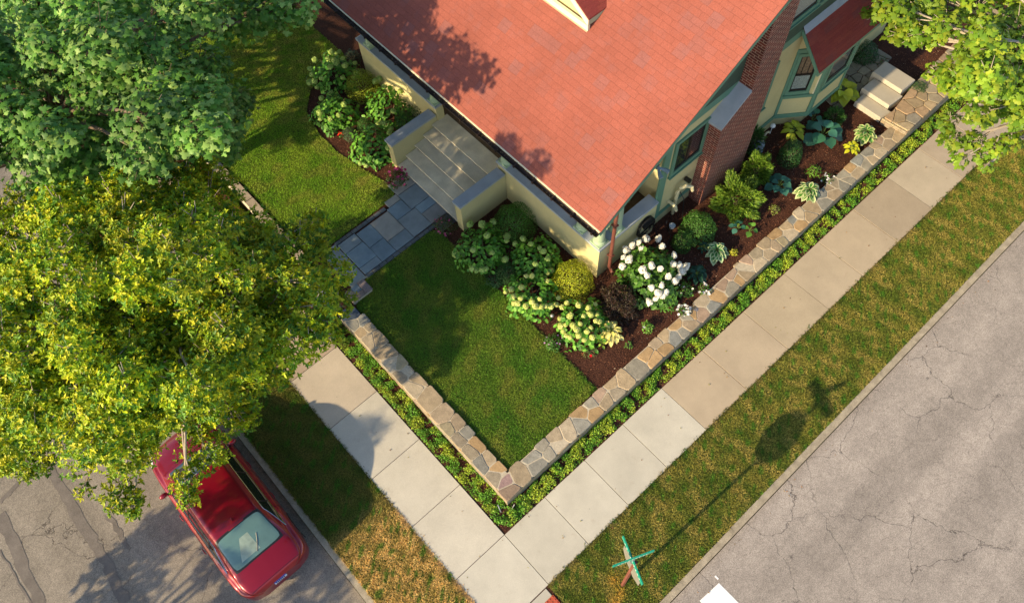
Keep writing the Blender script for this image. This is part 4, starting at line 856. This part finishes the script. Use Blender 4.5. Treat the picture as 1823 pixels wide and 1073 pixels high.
def hosta(px, py, rpx, label, cols, n=26, edge=None, lw=1.0, h=.3):
    q = at(px, py, T + h * .5); r = rpx * mpp(T + .2, px, py); b = np.array([q[0], q[1], T - .02]); e = empty('hosta', b, label, 'hosta', GRP['hosta'])
    k = np.arange(n); a = k * 2.4 + rng.normal(0, .15, n); lv = (k + .5) / n; R_ = r * .42 * np.sqrt(lv); Ls = r * (.5 + .22 * lv) * rng.uniform(.85, 1.12, n)
    P = b + np.stack([np.cos(a) * R_, np.sin(a) * R_, h * (1 - .65 * lv) + rng.normal(0, .01, n)], 1)
    D = np.stack([np.cos(a), np.sin(a), .35 - .75 * lv], 1); N = np.stack([-np.cos(a) * (.35 - .6 * lv), -np.sin(a) * (.35 - .6 * lv), np.ones(n)], 1) + rng.normal(0, .12, (n, 3))
    if edge is not None: leafobj('leaf_margins', P - [0, 0, .004], N, Ls * 1.08, T_HOS if lw == 1 else (T_HOS[0] * [1.0, lw * 1.2, 1], T_HOS[1]), M_leafm, pick(n, [edge], .06), e, D=D)
    leafobj('foliage', P, N, Ls * (.93 if edge is not None else 1), (T_HOS[0] * [1, lw * (.62 if edge is not None else 1), 1], T_HOS[1]), M_leafm, np.clip(pick(n, cols, .12), 0, 1), e, D=D)
    g = MB()
    for i in range(n): g.tube([b, (b + P[i]) / 2 + [0, 0, .03], P[i]], .006, 4)
    g.build('stalks', mat_stalk, e)
mat_stalk = mat('stalk', (.12, .2, .05), .6, n=None)
LIME = [(.38, .46, .03), (.46, .52, .05)]; BLUE = [(.035, .13, .10), (.05, .17, .13), (.04, .15, .09)]; VAR = [(.06, .20, .03), (.09, .26, .05)]
hosta(1500, 162, 34, 'big lime green hosta under the corner of the bay window', LIME, 24, lw=1.2)
hosta(1413, 232, 24, 'lime hosta spreading behind the upright dark clipped shrub', LIME, 22)
hosta(1466, 236, 38, 'large blue green hosta in front of the bay window', BLUE, 12, lw=1.6, h=.4)
hosta(1448, 210, 18, 'blue green hosta with two big cupped leaves below the bay window', BLUE, 6, lw=1.7, h=.4)
hosta(1541, 237, 21, 'cream edged green hosta nearest the limestone steps', VAR, 34, (.52, .60, .26))
hosta(1517, 263, 15, 'small bright yellow hosta beside the cream edged one', [(.58, .60, .03)], 22)
hosta(1388, 328, 27, 'blue green hosta to the right of the large chartreuse conifer', BLUE, 11, lw=1.5, h=.35)
hosta(1439, 340, 22, 'cream striped hosta next to the grey cap stone of the wall', VAR, 36, (.58, .66, .34))
hosta(1314, 404, 16, 'young blue leaved hosta in the open mulch below the conifer', BLUE, 7, lw=1.4)
hosta(1336, 408, 17, 'sparse green hosta with four broad leaves in the open mulch', [(.12, .30, .04)], 6, lw=1.5)
hosta(1275, 447, 21, 'green hosta with thin white leaf edges behind the small yellow plant', [(.05, .20, .05)], 34, (.50, .62, .34))
hosta(1088, 590, 24, 'pale yellow hosta catching the sun beside the cream hydrangea', [(.66, .62, .17), (.72, .68, .26)], 34, lw=.8, h=.4)
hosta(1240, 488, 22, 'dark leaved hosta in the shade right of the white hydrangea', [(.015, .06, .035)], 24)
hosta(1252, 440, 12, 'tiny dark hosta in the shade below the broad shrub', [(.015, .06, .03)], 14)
hosta(1070, 610, 11, 'small yellow green hosta seedling in front of the pale yellow hosta', [(.25, .38, .04)], 9)
def flower_mesh(fl, fsz):
    D = np.array([(math.cos(k * 1.257), math.sin(k * 1.257), .25) for k in range(5)] * 2); D[5:] += [.2, .3, .3]
    c = pick(10, fl, .1); V, F, k = leafset(np.zeros((10, 3)), np.array([0, 0, 1]) - D * [.3, .3, 0], fsz, (T_BRD[0] * [1, 1.4, 1], T_BRD[1]), D)
    o = fmesh('flower', V, F, M_petal, np.clip(np.repeat(c, k, 0), 0, 1)); me = o.data; bpy.data.objects.remove(o); return me
def peren(px, py, rpx, h, label, cols, fl=None, nf=0, lsz=.05, n=260, cat='flower', spots=None, fsz=.035):
    e, b, r = bush('perennial', px, py, rpx, h, label, cat, cols, T_DIA, lsz, n, up=.5, lump=.4, ell=1)
    if fl is not None:
        P, d = shell(nf, r, r, h, px * .03, .3, .0, .1); P = P + b + [0, 0, .06]; fm_ = flower_mesh(tuple(fl), fsz)
        for q_ in P:
            o = bpy.data.objects.new('flower', fm_); S.collection.objects.link(o); o.parent = e; o.location = Vector(q_) - e.location
            o.rotation_euler = (random.uniform(-.4, .4), random.uniform(-.4, .4), random.uniform(0, 6.28)); s = random.uniform(.8, 1.2); o.scale = (s, s, s)
PG = [(.05, .15, .02), (.08, .2, .03)]
peren(707, 312, 23, .38, 'potted bush of magenta and pink petunias at the left of the step foot', [(.05, .13, .02), (.10, .05, .04)], [(.65, .03, .22), (.75, .12, .32), (.5, .02, .2)], 26, n=650, fsz=.04)
peren(791, 397, 23, .38, 'bush of small pink roses at the right of the step foot', [(.05, .10, .02), (.10, .07, .03)], [(.7, .2, .32), (.6, .1, .25)], 14, n=650, fsz=.03)
peren(608, 238, 7, .2, 'tiny clump of bright red flowers at the lawn edge of the left bed', PG, [(.8, .05, .02)], 9, n=50, fsz=.03)
peren(985, 607, 19, .25, 'sprawling plant with scattered small pink flowers at the front lawn corner of the bed', PG, [(.75, .3, .6), (.5, .35, .7)], 9, n=420, fsz=.022)
peren(1050, 622, 18, .22, 'thin olive plant with two bright red flowers near the bed corner', [(.10, .11, .03)], [(.75, .01, .03)], 3, n=220, fsz=.05)
peren(1153, 580, 13, .3, 'small fresh green perennial with one white flower in open mulch', [(.12, .28, .03)], [(.8, .8, .8)], 2, n=260)
peren(1119, 612, 8, .15, 'tiny green sprout in the open mulch left of the stone wall', [(.08, .22, .03)], n=50, cat='plant')
peren(1222, 511, 17, .28, 'light green perennial dotted white, just right of the white hydrangea', [(.10, .24, .03)], [(.85, .85, .82)], 5, n=330, fsz=.03)
peren(1254, 513, 15, .22, 'white flowering annual beside the orange brown cap stone', PG, [(.88, .87, .84)], 16, n=160, fsz=.035)
peren(1218, 552, 15, .2, 'dense patch of white flowers touching the stone wall', PG, [(.9, .89, .86)], 38, n=160, fsz=.035)
peren(1190, 540, 16, .28, 'bright green perennial under the front edge of the white hydrangea', [(.10, .26, .03)], n=320, cat='plant')
peren(1306, 447, 9, .2, 'small yellow leaved plant right of the white edged hosta', [(.42, .42, .03)], n=120, cat='plant')
peren(1450, 301, 14, .25, 'bright green mound plant above the white flowers by the wall', [(.11, .26, .02)], n=260, cat='plant')
peren(1475, 316, 16, .18, 'loose patch of white flowers behind the wall cap near the striped hosta', PG, [(.88, .87, .84)], 14, n=100, fsz=.032)
peren(1380, 371, 12, .18, 'low yellow green sprig right of the large conifer', [(.2, .26, .04)], n=100, cat='plant')
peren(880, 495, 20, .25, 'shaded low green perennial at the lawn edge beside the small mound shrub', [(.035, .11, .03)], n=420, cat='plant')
peren(1606, 60, 14, .3, 'thin green plant in shaded mulch beyond the limestone steps', [(.06, .13, .04)], n=120, cat='plant')
peren(1652, 148, 12, .3, 'yellow green plant beside the dark dwarf conifer cushion', [(.25, .32, .03)], n=200, cat='plant')
peren(700, 330, 8, .2, 'small pink flowering sprig below the magenta petunias', PG, [(.7, .2, .4)], 6, n=60, fsz=.028)
peren(1572, 105, 8, .25, 'single leafy stem in dark mulch above the limestone steps', [(.08, .16, .05)], n=50, cat='plant')
# groundcover along the wall foot
def gcover(poly, dens, label, seed):
    x, y = scatter(poly, dens); m = vn(x, y, .55, seed) + .35 * vn(x, y, .16, seed + 1) - .12; k = m > .30 + rng.normal(0, .13, len(x)); x, y, m = x[k], y[k], m[k]; n = len(x)
    z = .0 + np.clip((m - .30) * .14, 0, .08) * rng.uniform(.3, 1.3, n) + .01
    c = mixc((.12, .32, .022), (.42, .52, .04), np.clip(vn(x, y, .8, seed + 2) * 1.3 - .45 + rng.normal(0, .25, n), 0, 1)) * rng.uniform(.55, 1.35, (n, 1)); 
    tag(leafobj('groundcover', np.stack([x, y, z], 1), np.stack([rng.normal(0, .55, n), rng.normal(0, .55, n), np.ones(n)], 1), rng.uniform(.02, .045, n), T_BRD, M_leafm, np.clip(c, 0, 1)), label, 'groundcover', kind='stuff')
gcover([(.25, .02), (21, .03), (21, .43), (.5, .43)], 4300, 'lime and green creeping groundcover between the long stone wall and the sidewalk', 41)
gcover([(.03, .3), (.25, .0), (.5, .43), (.5, 7.2), (.03, 7.2)], 4300, 'green creeping groundcover between the side wall and the side street pavement', 51)
# small hard things
for px, py, lb in ((983, 562, 'grey metal ball spotlight at the foot of the cream hydrangeas'),):
    q = at(px, py, T + .1); e = empty('garden_spotlight', (q[0], q[1], T), lb, 'spotlight'); g = MB(); g.ball((q[0], q[1], T + .11), .06, 1, 12, 8); g.build('lamp_head', M_steel, e, smooth=True); g = MB(); g.tube([(q[0], q[1], T - .02), (q[0], q[1], T + .06)], .012, 6); g.build('stake', M_black, e)
for (a, b), (c, d), lb in (((886, 898), (892, 911), 'metal stake left of the wall corner tip'), ((916, 897), (910, 908), 'metal stake right of the wall corner tip')):
    p, q = at(c, d, 0), at(a, b, .14); g = MB(); g.tube([(p[0], p[1], 0), (q[0], q[1], .14)], .014, 8); tag(g.build('stake', M_steel, loc=(p[0], p[1], 0)), 'short shiny ' + lb, 'stake')
q = at(1350, 262, T + .2); e = empty('bird_statue', (q[0], q[1], T), 'grey stone bird statue with arched neck in the mulch beside the chimney', 'statue'); Mst = mat('statue_grey', (.22, .27, .31), .6, n=(12, .35), bump=(30, .5))
g = MB(); g.ball((q[0], q[1], T + .26), .15, 1.25, 14, 9); g.v = [(p[0] + (p[2] - T - .26) * .3, p[1], p[2]) for p in g.v]; g.build('body', Mst, e, smooth=True)
g = MB(); g.tube([(q[0] + .05, q[1], T + .4), (q[0] + .14, q[1] + .02, T + .55), (q[0] + .24, q[1] + .02, T + .62), (q[0] + .33, q[1], T + .58)], [.05, .035, .03, .035], 8); g.build('neck', mat('statue_tan', (.42, .38, .26), .7, n=(9, .3)), e, smooth=True)
g = MB(); g.prism([(q[0] - .12, q[1] - .12), (q[0] + .12, q[1] - .12), (q[0] + .12, q[1] + .12), (q[0] - .12, q[1] + .12)], T - .02, T + .08, .01); g.build('plinth', Mst, e)
q = at(1376, 224, T + .35); g = MB(); g.tube([(q[0], q[1], T), (q[0], q[1], T + .28)], .01, 6); g.ball((q[0], q[1], T + .35), .075, 1, 12, 8); tag(g.build('garden_globe', M_white, loc=(q[0], q[1], T)), 'small white globe ornament on a thin stick beside the bay window', 'ornament')
# boulders beside the orange cap stone, leaf litter
g = MB(); q = at(1238, 553, T); g.ball((q[0], q[1], T + .02), .12, .5, 9, 6); g.v = [(a + rng.normal(0, .012), b + rng.normal(0, .012), c) for a, b, c in g.v]; tag(g.build('boulder', mat('boulder_grey', (.17, .17, .2), .9, n=(10, .3), bump=(30, .6))), 'small grey rock tucked behind the wall next to the white flowers', 'rock')
x, y = scatter([(-3.2, -3.4), (20, -3.4), (20, -.1), (0, -.1), (0, 7), (-3.2, 7)], 1.6); n = len(x)
tag(leafobj('leaf_litter', np.stack([x, y, np.full(n, .02)], 1), rng.normal(0, .25, (n, 3)) + [0, 0, 1], rng.uniform(.03, .06, n), T_DIA, M_leafm, pick(n, [(.35, .2, .06), (.2, .1, .04), (.3, .28, .08)], .2)), 'few fallen dry leaves on the sidewalk and grass verges', 'leaves', kind='stuff')

x = np.concatenate([rng.uniform(1, 20, 60), rng.normal(15.3, .35, 60)]); y = np.concatenate([-3.72 - rng.exponential(.10, 60), -4.6 + rng.normal(0, .3, 60)]); n = len(x)
tag(leafobj('leaf_litter', np.stack([x, y, np.full(n, ZR + .012)], 1), rng.normal(0, .25, (n, 3)) + [0, 0, 1], rng.uniform(.025, .06, n), T_DIA, M_leafm, pick(n, [(.30, .16, .06), (.16, .09, .05), (.35, .25, .12)], .2)), 'dry leaf bits gathered on the main road along its kerb', 'leaves', kind='stuff')
# ------------------------------------------------------------ trees
def tree(name, label, base, fork, clumps, nleaf, tmpl, lsz, cols, ros=1, twig=M_bark, group=None, tr=.16, updir=.9, flat=.62, twn=5, light=None, rosr=.09):
    """clumps: (x, y, z, r); foliage clings to the outside of every clump, limbs run from the fork to each"""
    e = empty(name, base, label, 'tree', group); base = np.array(base, float); fork = np.array(fork, float)
    g = MB(); mid = (base + fork) / 2 + [.06, -.04, 0]; g.tube([base - [0, 0, .1], base + [0, 0, .15], mid, fork], [tr * 1.5, tr * 1.1, tr * .95, tr * .8], 12)
    tg = g; Pn = []; Dn = []; Cn = []
    cm = np.array([c[:3] for c in clumps]).mean(0)
    for c in clumps:
        cc = np.array(c[:3], float); r = c[3]; v = cc - fork; L = np.linalg.norm(v)
        m1 = fork + v * .35 + [0, 0, .16 * L]; m2 = fork + v * .72 + [rng.normal(0, .1), rng.normal(0, .1), .10 * L]
        g.tube([fork, m1, m2, cc], [tr * .42, tr * .28, tr * .16, tr * .07], 6, False)
        for k in range(twn):
            d = norm(rng.normal(size=(1, 3)) + norm(v[None]) * .7 + [[0, 0, .3]])[0]; tg.tube([m2 + (cc - m2) * rng.uniform(.2, 1), cc + d * r * .5, cc + d * r * rng.uniform(.85, 1.12)], [.018, .011, .005], 4, False)
        n = int(nleaf * r * r); d = norm(rng.normal(size=(n, 3)) + (norm((cc - cm)[None]) * .25)); sd_ = rng.uniform(0, 9)
        nz = 1 + .20 * np.sin(d[:, 0] * 5 + sd_) * np.sin(d[:, 1] * 6 + sd_) + .16 * np.sin(d[:, 2] * 8 + d[:, 0] * 6 + sd_) + .10 * np.sin(d[:, 1] * 13 + sd_)
        rr = r * nz * (1 - .45 * rng.random(n) ** 2); Pc = cc + d * rr[:, None] * [1, 1, flat]
        shade = rng.uniform(.68, 1.22) if len(c) < 5 else c[4]
        col = pick(n, cols, .10) * shade
        Pn.append(Pc); Dn.append(d); Cn.append(col)
    P = np.concatenate(Pn); d = np.concatenate(Dn); C = np.concatenate(Cn)
    if ros > 1:                                   # whorls of leaves round every twig tip
        ax = norm(d * .8 + [0, 0, .9] + rng.normal(0, .35, d.shape)); t1 = norm(np.cross(ax, rng.normal(size=d.shape))); t2 = np.cross(ax, t1); LP = []; LN = []; LD = []; LC = []
        for k in range(ros):
            a = 6.283 * k / ros + rng.normal(0, .3, len(P)); dr = t1 * np.cos(a)[:, None] + t2 * np.sin(a)[:, None]; up = rng.uniform(.15, .8, (len(P), 1))
            LP.append(P + rng.normal(0, .012, P.shape)); LD.append(dr + ax * up); LN.append(ax - dr * up + rng.normal(0, .25, P.shape)); LC.append(C * rng.uniform(.75, 1.2, (len(P), 1)))
        P, N, D, C = map(np.concatenate, (LP, LN, LD, LC))
    else: N = d * .7 + [0, 0, updir] + rng.normal(0, .38, d.shape); D = d * [1, 1, .3] + rng.normal(0, .6, d.shape) + [0, 0, -.2]
    sz = lsz * rng.uniform(.7, 1.25, len(P))
    leafobj('crown', P, N, sz, tmpl, M_leaf, np.clip(C, 0, 1), e, D=D)
    g.build('trunk', twig, e, smooth=True)
    return e
def fill(poly, zf, step, rf, seed, jit=.25, zj=.42):
    """clump centres: world points over a photo outline at their own heights zf(px,py)"""
    r = np.random.default_rng(seed); out = []; P = np.array(poly, float); a, b = P.min(0), P.max(0); y = a[1]; row = 0
    while y < b[1]:
        x = a[0] + (row % 2) * step / 2
        while x < b[0]:
            qx, qy = x + r.normal(0, step * jit), y + r.normal(0, step * jit)
            if inpoly(np.array([qx]), np.array([qy]), poly)[0]:
                z = zf(qx, qy) + r.normal(0, zj); w = at(qx, qy, z)
                for _ in range(14):               # the sun reaches the side lawn under and past the crowns
                    if 9.3 < w[1] < 13.4 and w[0] < 1.2 and .4 + .445 * (1 - w[0]) - .5 < z < .4 + .445 * (4.8 - w[0]) + .4: z += .22; w = at(qx, qy, z)
                out.append((w[0], w[1], z, rf * r.uniform(.75, 1.2)))
            x += step
        y += step * .87; row += 1
    return out
# yellow-green street tree
yp = [(-150, 480), (-60, 390), (60, 365), (190, 330), (300, 305), (360, 315), (440, 400), (540, 440), (575, 520), (560, 590), (500, 650), (400, 680), (330, 735), (290, 790), (235, 850), (190, 800), (130, 760), (40, 790), (-80, 810), (-160, 700)]
def yz(x, y): 
    d = math.hypot((x - 270) / 430, (y - 560) / 340); return 3.3 + 3.2 * math.sqrt(max(0, 1 - d * d))
yc = fill(yp, yz, 56, .50, 3)
yc += fill(yp, lambda x, y: yz(x, y) - 1.0, 105, .62, 4)
yc += [(*at(330, 300, 5.0), .42), (*at(355, 280, 5.0), .28), (*at(295, 290, 5), .35), (*at(215, 878, 3.4), .38), (*at(236, 902, 3.3), .22), (*at(330, 858, 3.2), .3), (*at(336, 885, 3.1), .2), (*at(60, 815, 3.3), .45), (*at(150, 870, 3.3), .16), (*at(600, 485, 3.6), .36), (*at(600, 540, 3.3), .34), (*at(590, 600, 3.1), .2), (*at(560, 395, 3.9), .3), (*at(375, 735, 3.4), .28), (*at(20, 810, 3.2), .4)]
for px_, py_, z_ in ((250, 470, 7.3), (310, 440, 7.7), (370, 460, 7.4), (330, 500, 7.9), (280, 410, 7.2), (390, 420, 7.2), (230, 420, 7.0), (420, 480, 7.2), (350, 390, 6.9)): yc.append((*at(px_, py_, z_), .34))
for yy in np.arange(5.0, 9.9, .62):  # hidden low clumps, added to shade the front lawn
    for k_, (xx, zz) in enumerate(((-3.7, 2.9), (-2.9, 2.35), (-2.3, 3.2), (-1.6, 2.7))):
        if (xx > -3.3 and yy < 5.5) or (yy > 6.6 and random.random() < .35): continue
        yc.append((xx + random.uniform(-.15, .15), yy + random.uniform(-.12, .12), zz + random.uniform(-.15, .25), .46))
tree('street_tree', 'yellow green leafy street tree standing on the verge beside the red car', (-2.5, 8.0, 0), (-2.5, 7.9, 2.5), yc, 1150, (T_BRD[0] * [1, .72, 1], T_BRD[1]), .078, [(.34, .45, .012), (.43, .53, .014), (.21, .37, .014), (.10, .24, .016), (.54, .54, .016)], ros=5, twig=M_twig, tr=.17, twn=4)
# dark green maple, top left
mp = [(-120, -60), (500, -60), (505, 20), (455, 30), (400, 70), (395, 150), (370, 200), (375, 260), (330, 290), (240, 300), (150, 300), (40, 350), (-100, 400), (-150, 200)]
def mz(x, y):
    d = math.hypot((x - 120) / 480, (y - 60) / 360); return 4.9 + 3.0 * math.sqrt(max(0, 1 - d * d))
mc = fill(mp, mz, 80, .60, 11, zj=.65) + fill(mp, lambda x, y: mz(x, y) - 1.6, 150, .95, 12)
mc += [(*at(400, 215, 4.2), .5), (*at(395, 265, 3.8), .42), (*at(420, 180, 4.4), .4), (*at(520, 10, 6.4), .55), (*at(470, 15, 6.4), .6)]
for yy in np.arange(14.1, 20, .8):  # unseen low foliage, added to cast shade on the far side lawn
    for zz in (1.3, 2.2, 3.1):
        if random.random() < .85: mc.append((-1.0 + random.uniform(-.4, .4), yy + random.uniform(-.12, .12), zz + random.uniform(-.2, .2), .55))
MPC = [(.11, .27, .035), (.15, .33, .045), (.27, .43, .10), (.07, .19, .026)]
tree('maple_tree', 'tall dark green maple filling the corner beyond the street tree', (-2.2, 14.0, 0), (-2.0, 13.6, 3.4), mc, 1050, T_MAP, .112, MPC, twig=M_bark, tr=.26, flat=.7)
# a further maple beyond the house front lawn
m3 = [(4.5, 17.5, 3.4, 1.1), (3.2, 18.2, 3.9, 1.2), (5.5, 19, 3.5, 1.2), (2, 19, 4.5, 1.3), (4, 20, 5.0, 1.4), (6, 20.5, 4.6, 1.3), (1.2, 17.6, 4.4, 1.1)]
tree('maple_tree', 'shaded maple at the far end of the side lawn behind the taller one', (3.6, 19.2, T), (3.6, 19.2, 2.6), m3, 520, T_MAP, .14, [(.02, .07, .018), (.03, .09, .025)], tr=.16)
# right maple over the sidewalk
rp = [(1585, 20), (1620, -40), (1900, -60), (1950, 150), (1940, 260), (1860, 275), (1800, 225), (1740, 205), (1700, 150), (1690, 100), (1620, 75)]
def rzf(x, y): return 4.6 + .9 * math.sqrt(max(0, 1 - ((x - 1800) / 230) ** 2)) - (y - 60) / 260
rc = fill(rp, rzf, 60, .46, 21) + fill(rp, lambda x, y: rzf(x, y) - .9, 110, .6, 22)
rc += [(*at(1560, 25, 4.2), .28), (*at(1600, 60, 4.2), .3), (*at(1650, 170 - 110, 4.3), .36), (*at(1670, 130, 3.9), .26), (*at(1690, 215, 3.2), .22), (*at(1700, 245, 3.1), .30), (*at(1735, 250, 3.1), .24), (*at(1770, 262, 3.1), .3), (*at(1710, 285, 3.0), .18), (*at(1755, 295, 3.0), .14), (*at(1800, 250, 3.2), .24), (*at(1760, 60, 4.6), .5), (*at(1815, 180, 4.0), .5), (*at(1745, 278, 3.0), .15)]
tree('maple_tree', 'sunlit bright green maple reaching over the sidewalk at the end of the stone wall', (17.9, -2.75, 0), (17.3, -2.5, 2.2), rc, 1000, T_MAP, .12, [(.19, .32, .02), (.24, .38, .03), (.13, .26, .02), (.30, .38, .03)], twig=M_twig, tr=.2, flat=.7, updir=.8, twn=6)

# tree across the side street whose shade falls on the road
oc_ = [(-13 + random.uniform(-.7, .7), y + random.uniform(-.3, .3), z + random.uniform(-.25, .25), random.uniform(.4, .6)) for y, zz in ((2.5, (2.0, 2.9, 3.6)), (3.2, (1.8, 2.5, 3.3, 4.0)), (3.9, (1.9, 2.7, 3.5, 4.4)), (4.6, (2.0, 2.9, 3.8, 4.9)), (5.3, (1.8, 2.6, 3.5, 4.6)), (6.0, (2.0, 2.9, 3.5))) for z in zz]
tree('street_tree', 'small leafy tree on the far side of the side street', (-13, 4.2, 0), (-13, 4.2, 1.3), oc_, 520, T_BRD, .11, [(.10, .2, .02), (.14, .25, .02)], ros=4, tr=.1)
